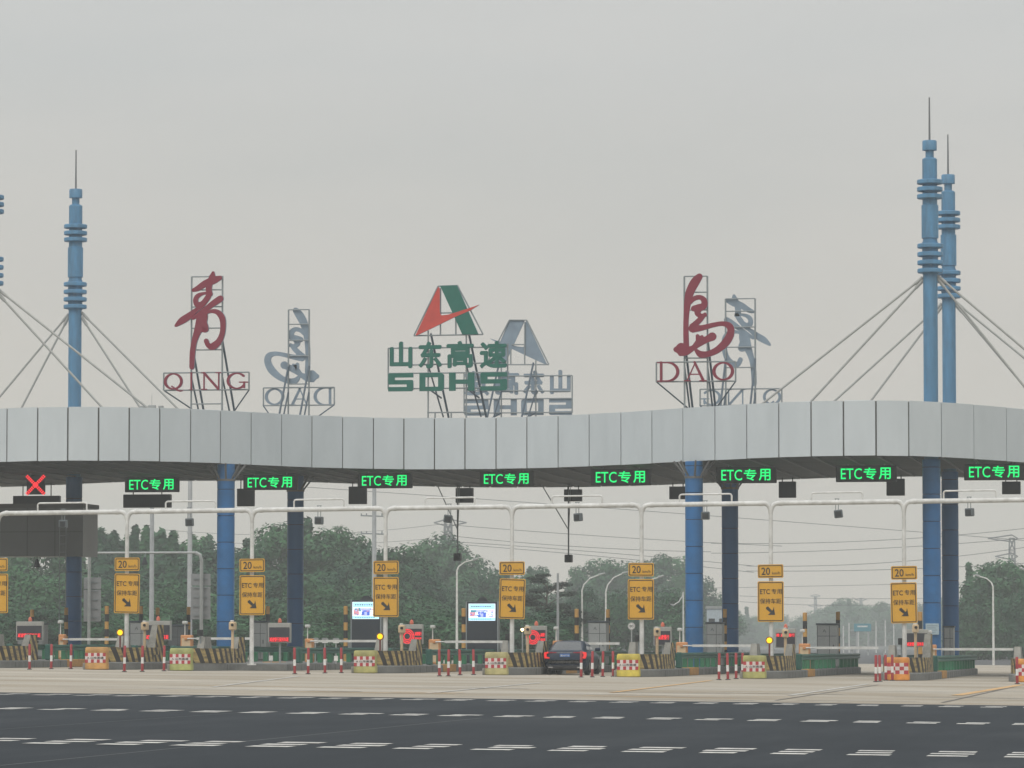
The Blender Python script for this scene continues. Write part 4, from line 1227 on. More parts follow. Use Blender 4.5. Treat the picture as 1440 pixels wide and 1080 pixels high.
# barrier machines with their arms
def barrier(k, px, x0, x1, y0, arm_x1, arm_y, label, col=PEACH):
    Y = 198.0
    p = GP(px, Y); z0 = p.z + CH; p.z = z0
    s_ = PY(px + 1, 700, Y).x - PY(px, 700, Y).x
    W = (x1 - x0) * s_; H = PY(px, y0, Y).z - z0
    t = thing('lane_barrier', p, label, 'barrier', 'boom barriers on the islands')
    b = MB(); b.rbox(-W / 2, W / 2, -0.22, 0.22, 0, H, 0.04); b.build('cabinet', col, t)
    b = MB(); b.box(-W / 2 + 0.06, W / 2 - 0.06, -0.228, -0.221, 0.1, H - 0.15); b.build('door', CREAM, t)
    zb = PY(px, arm_y, Y).z - z0; L = (arm_x1 - px) * s_
    b = MB(); b.tube((0.0, -0.27, zb), (W / 2 + 0.3, -0.27, zb + 0.0), 0.03, n=8); b.box(W / 2 + 0.25, W / 2 + 0.25 + (L - W / 2) * 0.95, -0.30, -0.24, zb - 0.055, zb + 0.055)
    b.build('arm', WHITE, t)
    b = MB(); b.rbox(-0.06, 0.08, -0.31, -0.22, zb - 0.07, zb + 0.07, 0.02); b.build('arm_hub', col, t)
    # camera on a stick on its top
    b = MB(); b.tube((-0.1, 0, H), (-0.1, 0, H + 0.55), 0.025, n=8); b.build('camera_mast', WHITE, t)
    b = MB(); b.rbox(-0.19, 0.0, -0.2, 0.2, H + 0.50, H + 0.64, 0.03); b.tube((-0.1, -0.2, H + 0.6), (-0.1, -0.23, H + 0.6), 0.05, n=10); b.build('camera_head', WHITE, t)
BR = [('B', 88, 84.5, 93, 892, 168, 899, 'orange barrier with boom by the column at the left'), ('C', 263, 255.5, 271, 893, 352, 898, 'pale peach barrier with boom, left of the first bright column'), ('D', 435.5, 430, 441, 898, 530, 901.5, 'orange barrier with boom right of the dark rear column'),
      ('E', 611.5, 604, 619.5, 899, 712, 902.5, 'peach barrier with boom reaching under the fourth yellow sign'), ('F', 785, 778, 792, 901, 868, 905, 'barrier hidden behind the dark car'), ('G', 959, 951.5, 967, 903, 1062, 908, 'peach barrier in front of the bright blue column left of the sixth sign'),
      ('H', 1131.5, 1124, 1139.5, 905, 1232, 911, 'peach barrier under a striped post, boom towards the last sign'), ('I', 1310.5, 1304, 1317, 906.5, 1422, 913, 'tall peach barrier by the rightmost bright column')]
for a in BR: barrier(*a)

# cream plate-reader posts
def reader(px, ytop, Y, k, label):
    x = XA(px, Y); z0 = gz(x, Y) + CH; h = PY(px, ytop, Y).z - z0
    t = thing('plate_reader', (x, Y, z0), label, 'camera', 'cream number-plate camera posts')
    b = MB(); b.tube((0, 0, 0), (0, 0, h - 0.3), 0.07, 0.06, n=10); b.build('post', CREAM, t, smooth=True)
    b = MB(); b.rbox(-0.13, 0.13, -0.2, 0.25, h - 0.36, h, 0.04); b.build('head', CREAM, t)
    b = MB(); b.tube((0.02, -0.2, h - 0.13), (0.05, -0.26, h - 0.13), 0.06, n=10); b.build('lens', BLACK, t)
    b = MB(); b.rbox(-0.09, 0.05, -0.1, 0.1, h, h + 0.07, 0.02); b.build('flash', WHITE, t)
for px, yt, Y, k, lb in [(203.5, 875, 189.5, 'C', 'cream camera post left of the second message board'), (327, 874.5, 187, 'D', 'cream camera post standing free left of the second whole sign'), (565, 879, 189.5, 'E', 'cream camera post at the left of the first red ring board'),
    (742, 881, 190, 'F', 'cream camera post left of the second red ring board'), (924, 883.5, 189.5, 'G', 'cream camera post left of the board by the bright column'), (1104.5, 885, 189.5, 'H', 'cream camera post in front of the dark message board'), (1287.5, 878, 189.5, 'I', 'cream camera post in front of the rightmost message board')]:
    reader(px, yt, Y, k, lb)

# amber lamps
for px, py, lb in [(169, 889.5, 'lit amber lamp on a short red post left of the first whole sign'), (534.5, 895, 'lit amber lamp left of the third whole sign post'), (1082, 900.5, 'lit amber lamp in front of the sixth whole sign post')]:
    Y = 185.0; p = PY(px, py, Y); z0 = gz(p.x, Y) + CH; h = p.z - z0
    t = thing('warning_lamp', (p.x, Y, z0), lb, 'lamp', 'lit amber warning lamps')
    b = MB(); b.tube((0, 0, 0), (0, 0, h - 0.12), 0.04, n=8); b.build('post', mat('lamp_post_red', (0.15, 0.04, 0.035), 0.6), t)
    b = MB(); b.tube((0, 0.09, h), (0, -0.03, h), 0.16, n=20); b.build('housing', mat('lamp_hood_orange', (0.22, 0.10, 0.015), 0.5), t)
    b = MB()
    b.tube((0, -0.031, h), (0, -0.05, h), 0.115, 0.10, n=20)
    b.build('lens', L_YEL, t)
# dark square boxes by the sign posts
for px, py, hw, lb in [(715, 896, 4, 'small dark square signal left of the fourth sign post'), (898, 897.5, 4, 'small dark square signal left of the fifth sign post'), (1267.5, 902, 4.2, 'small dark square signal left of the seventh sign post'), (281.5, 890, 4, 'small dark box on the grey frame pole near the first bright column')]:
    Y = 188.0; p = PY(px, py, Y); z0 = gz(p.x, Y) + CH; h = p.z - z0
    t = thing('lane_signal', (p.x, Y, z0), lb, 'signal', 'small dark lane signals')
    b = MB(); b.tube((0.0, 0.06, 0), (0.0, 0.06, h), 0.035, n=8); b.build('post', FRAME, t)
    b = MB(); b.rbox(-0.135, 0.135, -0.08, 0.05, h - 0.14, h + 0.14, 0.02); b.build('housing', BLACK, t)
    b = MB(); b.tube((0, -0.081, h), (0, -0.10, h), 0.085, n=14); b.build('lens', GLASS, t)
# lit lamp star
Y = 192.5; p = PY(734.5, 885.5, Y)
t = thing('lit_floodlamp', (p.x, Y, gz(p.x, Y) + CH), 'small lit white lamp on a pole left of the board above the car', 'lamp')
h = p.z - t.location.z
b = MB(); b.tube((0, 0.05, 0), (0, 0.05, h), 0.03, n=8); b.build('post', GALV, t)
b = MB(); b.rbox(-0.1, 0.1, 0, 0.12, h - 0.08, h + 0.08, 0.02); b.build('housing', DARKBOX, t)
b = MB(); b.lathe([(0.065, 0), (0.0, 0.01)], n=10); b.v = [(x, -0.01 - z, h + y) for x, y, z in b.v]; b.build('lens', L_WHITE, t)

# grey equipment cabinets
def cabinet(x0, x1, y0, Y, label, W2=None, logo=True, shade=CAB):
    px = (x0 + x1) / 2
    p = GP(px, Y); p.z += CH
    s_ = PY(px + 1, 700, Y).x - PY(px, 700, Y).x
    W = (x1 - x0) * s_; H = PY(px, y0, Y).z - p.z
    t = thing('equipment_cabinet', p, label, 'cabinet', 'grey equipment cabinets on the islands')
    b = MB(); b.rbox(-W / 2, W / 2, 0, 1.0, 0.06, H - 0.08, 0.02); b.build('body', shade, t)
    b = MB(); b.rbox(-W / 2 - 0.04, W / 2 + 0.04, -0.05, 1.05, H - 0.08, H, 0.02); b.build('lid', CABTOP, t)
    b = MB(); b.box(W * 0.12, W * 0.12 + 0.02, -0.006, 0.0, 0.1, H - 0.12); b.box(-W / 2 + 0.02, W / 2 - 0.02, -0.006, 0, H - 0.62, H - 0.60); b.box(-W / 2 + 0.03, -W / 2 + 0.045, -0.006, 0, 0.1, H - 0.12)
    b.build('door_gap', SEAM, t)
    b = MB(); b.rbox(W * 0.30, W * 0.34, -0.05, 0.0, H * 0.42, H * 0.52, 0.008); b.build('handle', BLACK, t)
    if logo:
        b = MB(); c_, zc = -W * 0.12, H - 0.36; k = 0.62
        b.prism([(c_ - 0.02 * k, zc + 0.12 * k), (c_ + 0.03 * k, zc + 0.12 * k), (c_ + 0.13 * k, zc - 0.12 * k), (c_ + 0.07 * k, zc - 0.12 * k)], -0.008, -0.002)
        b.prism([(c_ - 0.03 * k, zc + 0.11 * k), (c_ - 0.015 * k, zc), (c_ + 0.02 * k, zc - 0.02 * k), (c_ - 0.13 * k, zc - 0.12 * k)], -0.010, -0.002)
        b.build('emblem', mat('emblem_grey', (0.10, 0.11, 0.11), 0.6), t)
    b = MB(); b.box(-W / 2 + 0.03, W / 2 - 0.03, 0.03, 0.97, 0, 0.06); b.build('plinth', CURB, t)
cabinet(827, 852.5, 873, 209, 'grey double-door cabinet behind the car roof')
cabinet(993, 1015.5, 874.5, 209, 'grey cabinet between the bright and shaded columns')
cabinet(1148.5, 1177, 876.5, 211, 'lone grey cabinet on the island behind the sixth cushion')
cabinet(1327, 1341, 880, 214, 'narrow grey cabinet in front of the rightmost shaded column', logo=False)
cabinet(352, 374, 873, 209, 'grey cabinet behind the second whole yellow sign', logo=False)
cabinet(182, 208, 873, 207, 'grey cabinet behind the first whole yellow sign')
cabinet(24, 60, 876, 209, 'dull cabinet behind the leftmost message board', logo=False)
cabinet(236, 258, 878, 206, 'dark glazed cabinet right of the second message board', logo=False, shade=mat('cabinet_dark', (0.07, 0.08, 0.085), 0.4))

# video kiosks
def kiosk(x0, x1, y0, label, sc):
    Y = 209.0; px = (x0 + x1) / 2
    p = GP(px, Y); p.z += CH
    s_ = PY(px + 1, 700, Y).x - PY(px, 700, Y).x
    W = (x1 - x0) * s_; H = PY(px, y0, Y).z - p.z
    t = thing('video_kiosk', p, label, 'kiosk', 'dark kiosks with a lit video screen')
    b = MB(); b.rbox(-W / 2, W / 2, 0, 0.6, 0.0, H, 0.03); b.build('body', mat('kiosk_body', (0.02, 0.028, 0.04), 0.35), t)
    b = MB(); b.prism([(-0.3, H), (0.3, H), (0.12, H + 0.2), (-0.12, H + 0.2)], 0.1, 0.4); b.build('roof_hood', DARKBOX, t)
    b = MB(); b.rbox(-W / 2 - 0.06, -W / 2, 0.0, 0.5, 0, H, 0.01); b.rbox(W / 2, W / 2 + 0.06, 0.0, 0.5, 0, H, 0.01); b.build('side_rail', FRAME, t)
    sw = 37.5 * s_ / 2; z1 = H - 0.10; z0 = z1 - 23.5 * s_
    rnd = random.Random(sc)
    b = MB(); y_ = -0.004
    cols = [mat('screen_cyan', (0.42, 0.78, 0.95), emit=0.95), mat('screen_white', (0.85, 0.93, 1.0), emit=1.0), mat('screen_blue', (0.06, 0.14, 0.62), emit=0.9), mat('screen_violet', (0.45, 0.5, 0.85), emit=0.9),
            mat('screen_teal', (0.05, 0.30, 0.42), emit=0.8), mat('screen_pink', (0.7, 0.3, 0.38), emit=0.8), mat('screen_dark', (0.02, 0.03, 0.08), emit=0.5)]
    def rc(a, c, e, g_, m, dy=0.0):
        b.add([(-sw + a * 2 * sw, y_ - dy, z0 + e * (z1 - z0)), (-sw + c * 2 * sw, y_ - dy, z0 + e * (z1 - z0)), (-sw + c * 2 * sw, y_ - dy, z0 + g_ * (z1 - z0)), (-sw + a * 2 * sw, y_ - dy, z0 + g_ * (z1 - z0))], [(0, 1, 2, 3)], m)
    rc(0, 1, 0, 1, 1); rc(0.02, 0.98, 0.68, 0.98, 0, 0.003); rc(0.0, 1, 0.02, 0.17, 0, 0.003)
    rc(0.35, 0.65, 0.2, 0.6, 2, 0.006); rc(0.25, 0.72, 0.5, 0.63, 3, 0.008); rc(0.05, 0.25, 0.25, 0.5, 5, 0.006); rc(0.08, 0.3, 0.5, 0.62, 4, 0.010)
    rc(0.45, 0.55, 0.22, 0.42, 3, 0.012); rc(0.75, 0.93, 0.24, 0.27, 6, 0.006); rc(0.75, 0.95, 0.55, 0.60, 5, 0.006)
    for q in range(26):
        a = rnd.uniform(0.03, 0.9); e = rnd.uniform(0.2, 0.58)
        rc(a, a + rnd.uniform(0.02, 0.08), e, e + rnd.uniform(0.03, 0.08), rnd.choice([1, 2, 3, 4, 5, 1]), 0.014 + 0.002 * q)
    for q in range(9):
        a = 0.1 + q * 0.085; rc(a, a + 0.05, 0.80, 0.86, 6 if q not in (4, 5) else 2, 0.006)
        rc(a, a + 0.06, 0.07, 0.11, 4, 0.006)
    b.build('screen', cols, t)
kiosk(494.5, 534, 843.5, 'kiosk with lit screen partly hidden by the third whole yellow sign', 3)
kiosk(656.5, 699, 846, 'kiosk with fully visible lit screen left of the fourth whole sign', 5)

# low toll booths seen above the rails
def booth(x0, x1, y0, Y, label):
    px = (x0 + x1) / 2; p = GP(px, Y); p.z += CH
    s_ = PY(px + 1, 700, Y).x - PY(px, 700, Y).x
    W = (x1 - x0) * s_; H = PY(px, y0, Y).z - p.z
    t = thing('toll_booth', p, label, 'booth', 'low blue and grey service units behind the rails')
    b = MB(); b.rbox(-W / 2, W / 2, 0, 2.2, 0, H * 0.62, 0.03); b.build('lower_wall', BOOTHB, t)
    b = MB(); b.rbox(-W / 2 + 0.02, W / 2 - 0.02, 0.02, 2.18, H * 0.62, H, 0.03); b.build('upper_wall', BOOTHG, t)
    for i in range(2):
        b = MB(); xx = -W * 0.3 + i * W * 0.45; b.box(xx, xx + W * 0.12, 0.008, 0.02, H * 0.74, H * 0.86); b.build('vent', BLACK, t)
booth(655, 712, 902.5, 216, 'blue and grey service unit below the second video kiosk')
booth(488, 532, 902.5, 216, 'blue and grey service unit below the first video kiosk')
for i, px in enumerate((443.5, 457, 472.5)):
    Y = 203; p = GP(px, Y); p.z += CH
    t = thing('delineator', (p.x, Y, p.z), 'white reflector hood on the rail, %s of three behind the red bollards' % ORD[i], 'reflector', 'white reflector hoods')
    b = MB(); b.tube((0, 0, 0), (0, 0, 0.9), 0.03, n=6); b.build('stem', GALV, t)
    b = MB(); b.rbox(-0.14, 0.14, -0.05, 0.05, 0.88, 1.06, 0.02); b.build('reflector', BWHITE, t)
    b = MB(); b.prism([(-0.17, 1.06), (0.17, 1.06), (0.09, 1.13), (-0.09, 1.13)], -0.08, 0.08); b.build('hood', CAB, t)
# white tags on the rails
for px, py, lb in ((381, 925.5, 'white square reflector low on the rail under the third message board'), (472.5, 926, 'white square reflector low on the rail left of the third cushion'),
                   (939, 932.5, 'white square reflector right of the fifth nose, left of two'), (947.5, 932.5, 'white square reflector right of the fifth nose, right of two'), (762, 932, 'white square reflector low beside the car')):
    Y = 189.5; p = PY(px, py, Y); t = thing('reflector_plate', p, lb, 'reflector', 'white square reflectors by the rails')
    b = MB(); b.rbox(-0.09, 0.09, -0.02, 0.0, -0.11, 0.11, 0.005); b.build('plate', BWHITE, t)
    b = MB(); b.tube((0, 0.03, gz(p.x, Y) + CH - p.z), (0, 0.03, 0.08), 0.025, n=6); b.build('stem', GALV, t)
# blue-white notice on the right column
p = PY(1311, 885, YF - 0.45)
t = thing('column_notice', p, 'pale notice board on the rightmost bright blue column', 'notice')
b = MB(); b.rbox(-0.31, 0.31, -0.03, 0.02, -0.25, 0.27, 0.01); b.build('board', mat('notice_pale', (0.36, 0.45, 0.50), 0.5), t)
b = MB()
for i in range(4): b.box(-0.24, 0.24 - 0.08 * (i % 2), -0.034, -0.03, 0.15 - i * 0.1, 0.18 - i * 0.1)
b.build('text_line', mat('notice_text', (0.2, 0.27, 0.32), 0.6), t)

# round speed-limit sign
Y = 205; p = PY(888, 880.5, Y)
t = thing('speed_limit_sign', (p.x, Y, gz(p.x, Y) + CH), 'small round white speed limit sign left of the fifth sign post', 'sign')
h = p.z - t.location.z
b = MB(); b.tube((0, 0.04, 0), (0, 0.04, h), 0.03, n=8); b.build('post', GALV, t)
b = MB(); b.tube((0, 0.02, h), (0, -0.01, h), 0.17, n=24); b.build('plate', BWHITE, t)
b = MB()
for i in range(24):
    a0, a1 = 2 * math.pi * i / 24, 2 * math.pi * (i + 1) / 24
    b.add([(0.13 * math.cos(a0), -0.014, h + 0.13 * math.sin(a0)), (0.16 * math.cos(a0), -0.014, h + 0.16 * math.sin(a0)), (0.16 * math.cos(a1), -0.014, h + 0.16 * math.sin(a1)), (0.13 * math.cos(a1), -0.014, h + 0.13 * math.sin(a1))], [(0, 3, 2, 1)])
b.build('rim', mat('rim_grey', (0.35, 0.33, 0.33), 0.5), t)
m = text_mb('80', 0.19, 0.13, 0.004, bold=0.01); m.off(0, -0.016, h); m.build('number', SIGNBK, t)

# bollards
bol0 = None
BOL = [(41.5, 941.5), (72, 941), (99.5, 940.8), (174.8, 945), (200, 944.6), (230.5, 943.8), (414.5, 948), (433.3, 948), (457, 946.8), (480, 946.5), (618, 951), (630.5, 951), (647, 949.5), (666, 949),
       (817.2, 952.5), (832.8, 952.3), (847.5, 951.8), (862.3, 951.5), (1011, 956.2), (1023.7, 956), (1035.2, 954.8), (1044, 953.8), (1231.7, 959), (1237.5, 958.6), (1246, 957), (1255, 957.2), (1430.5, 962)]
grp = ['left edge group', 'left edge group', 'left edge group', 'group before the first sign', 'group before the first sign', 'group before the first sign'] + ['group left of the third cushion'] * 4 + ['group left of the fourth cushion'] * 4 + \
      ['group at the car'] * 4 + ['group left of the sixth cushion'] * 4 + ['group at the orange seventh cushion'] * 4 + ['']
cnt = {}
for i, (px, py) in enumerate(BOL):
    p = G(px, py); gname = grp[i]; cnt[gname] = cnt.get(gname, 0) + 1
    lb = 'red and white bollard, %s from the left in the %s' % (ORD[cnt[gname] - 1], gname) if gname else 'lone red and white bollard at the right edge of the photo'
    if bol0 is None:
        bol0 = thing('bollard', p, lb, 'bollard', 'red and white lane bollards'); b = MB()
        b.lathe([(0.055, 0), (0.055, 0.33)], n=12, mi=0); b.lathe([(0.055, 0.33), (0.055, 0.58)], n=12, mi=1, close=False); b.lathe([(0.055, 0.58), (0.055, 1.03), (0.04, 1.05), (0, 1.055)], n=12, mi=0, close=False)
        b.build('tube', [BRED, BWHITE], bol0, smooth=True)
        b = MB(); b.lathe([(0.11, 0), (0.10, 0.03), (0.06, 0.035)], n=12); b.build('foot', BLACK, bol0)
    else:
        q = dup(bol0, p, lb); q.rotation_euler = (R_(random.uniform(-1.2, 1.2)), R_(random.uniform(-1.5, 1.5)), random.random())

# ------------------------------------------------------------------ the car
def make_car():
    Yc = 187.0; p = GP(794.5, Yc)
    t = thing('car', p, 'dark blue saloon car waiting in the toll lane with its brake lamps lit', 'car')
    paint = mat('car_paint', (0.006, 0.018, 0.042), 0.3, 0.0, var=0.08, spec=0.35)
    trim = mat('car_trim', (0.01, 0.01, 0.012), 0.6); chrome = mat('car_chrome', (0.5, 0.5, 0.5), 0.2, 0.9)
    secs = [(-0.02, .74, .42, .62, .92), (0.03, .84, .30, .80, 1.00), (0.12, .90, .26, .86, 1.055), (0.45, .925, .20, .90, 1.075), (1.1, .93, .18, .93, 1.06), (2.2, .93, .18, .93, 1.02), (3.4, .925, .18, .90, .99), (4.2, .90, .2, .80, .88), (4.7, .82, .26, .66, .72), (4.85, .68, .35, .52, .58)]
    b = MB(); prof_n = None
    for y, w_, zb, sh, tp in secs:
        P = [(0, zb), (w_ * .85, zb), (w_ * .97, zb + .08), (w_, zb + .22), (w_, sh - .15), (w_ * .985, sh - 0.02), (w_ * .93, sh + (tp - sh) * .45), (w_ * .78, sh + (tp - sh) * .85), (w_ * .4, tp), (0, tp + 0.005)]
        full = P + [(-x, z) for x, z in reversed(P[1:-1])]
        prof_n = len(full)
        b.v += [(x, y, z) for x, z in full]
    n = prof_n
    for i in range(len(secs) - 1):
        for k in range(n):
            j = (k + 1) % n; b.f.append((i * n + k, i * n + j, (i + 1) * n + j, (i + 1) * n + k)); b.m.append(0)
    b.f.append(tuple(reversed(range(n)))); b.m.append(0); b.f.append(tuple(range((len(secs) - 1) * n, len(secs) * n))); b.m.append(0)
    b.build('body', paint, t, smooth=True)
    # greenhouse
    g = MB()
    base = [(.42, .74, 1.05), (.9, .80, 1.04), (2.2, .82, 1.0), (3.45, .74, .97)]
    lv = [(0.0, 0.0), (0.35, .35), (0.7, .68), (0.93, .90), (1.0, 1.0)]
    yb0, yb1, yt0, yt1 = .42, 3.5, 1.22, 2.45
    rings = []
    for f_ in (0, .35, .7, .92, 1.0):
        ring = []
        y0_, y1_ = yb0 + (yt0 - yb0) * f_, yb1 + (yt1 - yb1) * f_
        z = 1.03 + 0.41 * (f_ ** 0.92)
        wq = .80 - .20 * f_ ** 1.4 - (0.04 if f_ == 1 else 0)
        wr = .70 - .16 * f_ - (0.04 if f_ == 1 else 0)
        for (x, y) in ((-wr, y0_), (-wr * .5, y0_ - .05), (0, y0_ - .07), (wr * .5, y0_ - .05), (wr, y0_), (wq, y0_ + .35), (wq, (y0_ + y1_) / 2), (wq, y1_ - .45), (wr, y1_), (0, y1_ + .12), (-wr, y1_), (-wq, y1_ - .45), (-wq, (y0_ + y1_) / 2), (-wq, y0_ + .35)):
            ring.append((x, y, z))
        rings.append(ring)
    n = 14
    g.v = [v for r in rings for v in r]
    for q in range(4):
        for i in range(n):
            j = (i + 1) % n; g.f.append((q * n + i, q * n + j, (q + 1) * n + j, (q + 1) * n + i)); g.m.append(0)
    g.v.append((0, 1.9, 1.475)); top = len(g.v) - 1
    for i in range(n): g.f.append((4 * n + i, 4 * n + (i + 1) % n, top)); g.m.append(0)
    g.build('roof', paint, t, smooth=True)
    # glass
    def panel(idx, f0, f1, name, ins=0.06, off=0.012):
        pts = []
        def at(i, f_):
            fs_ = (0, .35, .7, .92, 1.0); ii = math.floor(i); fr = i - ii
            for q in range(4):
                if f_ <= fs_[q + 1]:
                    tt = (f_ - fs_[q]) / (fs_[q + 1] - fs_[q])
                    a = Vector(rings[q][ii % n]).lerp(Vector(rings[q][(ii + 1) % n]), fr); c = Vector(rings[q + 1][ii % n]).lerp(Vector(rings[q + 1][(ii + 1) % n]), fr)
                    return a.lerp(c, tt)
        m = MB(); ku = 6; kv = 4
        for v in range(kv + 1):
            for u in range(ku + 1):
                i_ = idx[0] + ins + (idx[1] - idx[0] - 2 * ins) * u / ku; f_ = f0 + (f1 - f0) * v / kv
                p_ = at(i_, f_); c_ = Vector((0, 1.9, p_.z)); d_ = (p_ - c_)
                d_ = Vector((d_.x * 2, d_.y * .6, 0)).normalized() if abs(d_.x) > 0.6 else Vector((0, d_.y, 0)).normalized()
                m.v.append(tuple(p_ + d_ * off + Vector((0, 0, 0.008))))
        for v in range(kv):
            for u in range(ku):
                a = v * (ku + 1) + u; m.f.append((a, a + 1, a + ku + 2, a + ku + 1)); m.m.append(0)
        m.build(name, mat('car_glass', (0.05, 0.058, 0.065), 0.06, spec=0.9), t, smooth=True)
    panel((0, 4), .06, .90, 'rear_window', .12)
    panel((5, 6), .08, .86, 'side_window'); panel((6, 7), .08, .86, 'side_window'); panel((12, 13), .08, .86, 'side_window'); panel((11, 12), .08, .86, 'side_window')
    panel((8, 10), .06, .9, 'windscreen', .12)
    # lamps
    LT = mat('tail_lamp', (0.75, 0.02, 0.02), emit=0.8); LD = mat('tail_lamp_dark', (0.30, 0.02, 0.04), 0.25)
    for sx in (-1, 1):
        b = MB()
        b.prism([(sx * .90, .96), (sx * .74, .99), (sx * .70, .93), (sx * .80, .90), (sx * .80, .78), (sx * .66, .74), (sx * .66, .70), (sx * .88, .70), (sx * .905, .80)], -0.03, 0.22)
        b.build('tail_lamp', LT, t)
        b = MB(); b.prism([(sx * .74, .985), (sx * .36, .97), (sx * .36, .935), (sx * .71, .925)], -0.035, 0.08); b.build('inner_lamp', LD, t)
    m = text_mb('VOLVO', 0.60, 0.045, 0.01, bold=0.012, spacing=1.9); m.off(0, -0.045, .955); m.build('badge', chrome, t)
    b = MB(); b.rbox(-.22, .22, -.05, -.02, .76, .90, .01); b.build('number_plate', mat('plate_blue', (0.03, 0.13, 0.40), 0.5), t)
    m = text_mb('鲁B·6T735', .38, .085, .004, bold=.01); m.off(0, -.056, .83); m.build('plate_number', BWHITE, t)
    b = MB(); b.box(-.7, .7, -.035, .05, .545, .56); b.build('chrome_strip', chrome, t)
    b = MB(); b.rbox(-.80, .80, -.04, .3, .24, .42, .03); b.build('rear_bumper', trim, t)
    for sx in (-1, 1):
        b = MB(); b.rbox(sx * .62 - .1, sx * .62 + .1, -.05, .1, .29, .34, .01); b.build('exhaust', chrome, t)
        for yy in (.95, 3.85):
            w0 = MB()
            pr = [(.20, -.11), (.30, -.115), (.335, -.09), (.335, .09), (.30, .115), (.20, .11)]
            w0.lathe(pr, n=24, close=False); w0.v = [(z + sx * .82, x, y) for x, y, z in w0.v]
            w0.off(0, yy, .335); w0.build('tyre', mat('rubber', (0.015, 0.015, 0.016), 0.85), t, smooth=True)
            w1 = MB(); w1.lathe([(.21, .06 * sx - .02), (.205, .09 * sx), (0, .08 * sx)], n=20, close=False); w1.v = [(z + sx * .82, x, y) for x, y, z in w1.v]
            for q in range(5):
                a = 2 * math.pi * q / 5; w1.tube((sx * .925, 0, 0), (sx * .925, .18 * math.cos(a), .18 * math.sin(a)), .02, n=6)
            w1.off(0, yy, .335); w1.build('rim', chrome, t)
        b = MB(); b.rbox(sx * 1.02 - .11, sx * 1.02 + .11, 2.75, 2.9, 1.0, 1.15, .03); b.tube((sx * .9, 2.82, 1.02), (sx * 1.0, 2.82, 1.05), .03, n=6); b.build('mirror', paint, t)
    return t
make_car()

# ------------------------------------------------------------------ things at the left: bridge room, ladder, frames
t = thing('overhead_room', PY(50, 782, 219.4), 'dark grey panelled overhead room at the left edge under the canopy', 'building')
a = PY(116.5, 782, 219.4); tp = PY(116.5, 714, 219.4)
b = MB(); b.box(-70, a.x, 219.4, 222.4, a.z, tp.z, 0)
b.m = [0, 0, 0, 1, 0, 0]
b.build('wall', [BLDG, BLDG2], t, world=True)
b = MB(); b.box(-70, a.x + 0.05, 219.3, 222.5, tp.z, tp.z + 0.22); b.build('roof_cap', mat('cap_dark', (0.07, 0.072, 0.072), 0.6), t, world=True)
b = MB(); zz = (a.z + tp.z) / 2
b.box(-70, a.x, 219.39, 219.4, zz, zz + 0.025)
for px in (-80, -40, 37, 76): x = XA(px, 219.4); b.box(x, x + 0.03, 219.388, 219.4, a.z, tp.z)
b.build('panel_seam', SEAM, t, world=True)
Y = 218.8; p = GP(87.5, Y)
t = thing('ladder', (p.x, Y, p.z + CH), 'thin dark ladder climbing to the overhead room', 'ladder')
h = PY(87.5, 738, Y).z - p.z - CH
b = MB()
for x in (-0.17, 0.17): b.tube((x, 0, 0), (x, 0, h), 0.025, n=6)
b.build('rail', FRAME, t)
b = MB(); z = 0.3
while z < h: b.tube((-0.17, 0, z), (0.17, 0, z), 0.016, n=5); z += 0.42
b.build('rung', FRAME, t)
# U-shaped grey frame behind with sign backs
Yq = 243.0
t = thing('grey_frame', GP(283, Yq), 'grey steel portal frame standing behind the canopy at the left', 'gantry')
tl, tr, zt = GP(125, Yq), GP(283, Yq), PY(283, 777, Yq).z
b = MB(); b.tube(tl, (tl.x, Yq, zt), 0.09, n=10); b.build('post', GALV, t, world=True)
b = MB(); b.path([tr, (tr.x, Yq, zt - 0.45), (tr.x - 0.08, Yq, zt - 0.15), (tr.x - 0.35, Yq, zt)], 0.10, n=10); b.build('post', GALV, t, world=True)
b = MB(); b.tube((tl.x - 5, Yq, zt), (tr.x - 0.33, Yq, zt), 0.065, n=10); b.build('beam', GALV, t, world=True)
SBK = mat('sign_back_grey', (0.25, 0.26, 0.27), 0.6, var=0.1)
for (x0, x1, y0, y1, lb) in [(268.5, 296, 807, 871, 'tall grey back of a road sign on the right post of the grey frame'), (117.5, 142, 812, 874, 'tall grey back of a road sign on the left post of the grey frame')]:
    a, c = PY(x0, y1, Yq + 0.25), PY(x1, y0, Yq + 0.25)
    q = thing('road_sign_back', ((a.x + c.x) / 2, Yq + 0.25, a.z), lb, 'sign', 'grey sign backs on the portal frame')
    W = c.x - a.x; H = c.z - a.z
    b = MB(); b.rbox(-W / 2, W / 2, 0, 0.04, 0, H * 0.72, 0.008); b.rbox(-W / 2, W / 2, 0, 0.04, H * 0.74, H, 0.008); b.build('plate', SBK, q)
    b = MB()
    for k in range(5): b.box(-W / 2 + 0.15, W / 2 - 0.15, -0.06, 0, H * (0.08 + 0.2 * k), H * (0.08 + 0.2 * k) + 0.06)
    b.build('rail', FRAME, q)
for px, py, lb in ((203.5, 788, 'dark bell-shaped lamp hanging from the grey frame'), (52, 791, 'dark bell-shaped lamp hanging below the overhead room')):
    Y = Yq - 0.3 if px > 100 else 221.0; p = PY(px, py, Y)
    q = thing('bell_lamp', p, lb, 'lamp', 'dark bell-shaped hanging lamps')
    b = MB(); b.lathe([(0.17, -0.25), (0.17, -0.18), (0.07, 0.15), (0.04, 0.2)], n=12); b.build('shade', DARKBOX, q)
    b = MB(); b.tube((0, 0, 0.18), (0, 0.25, 0.42), 0.02, n=6); b.build('hook', FRAME, q)
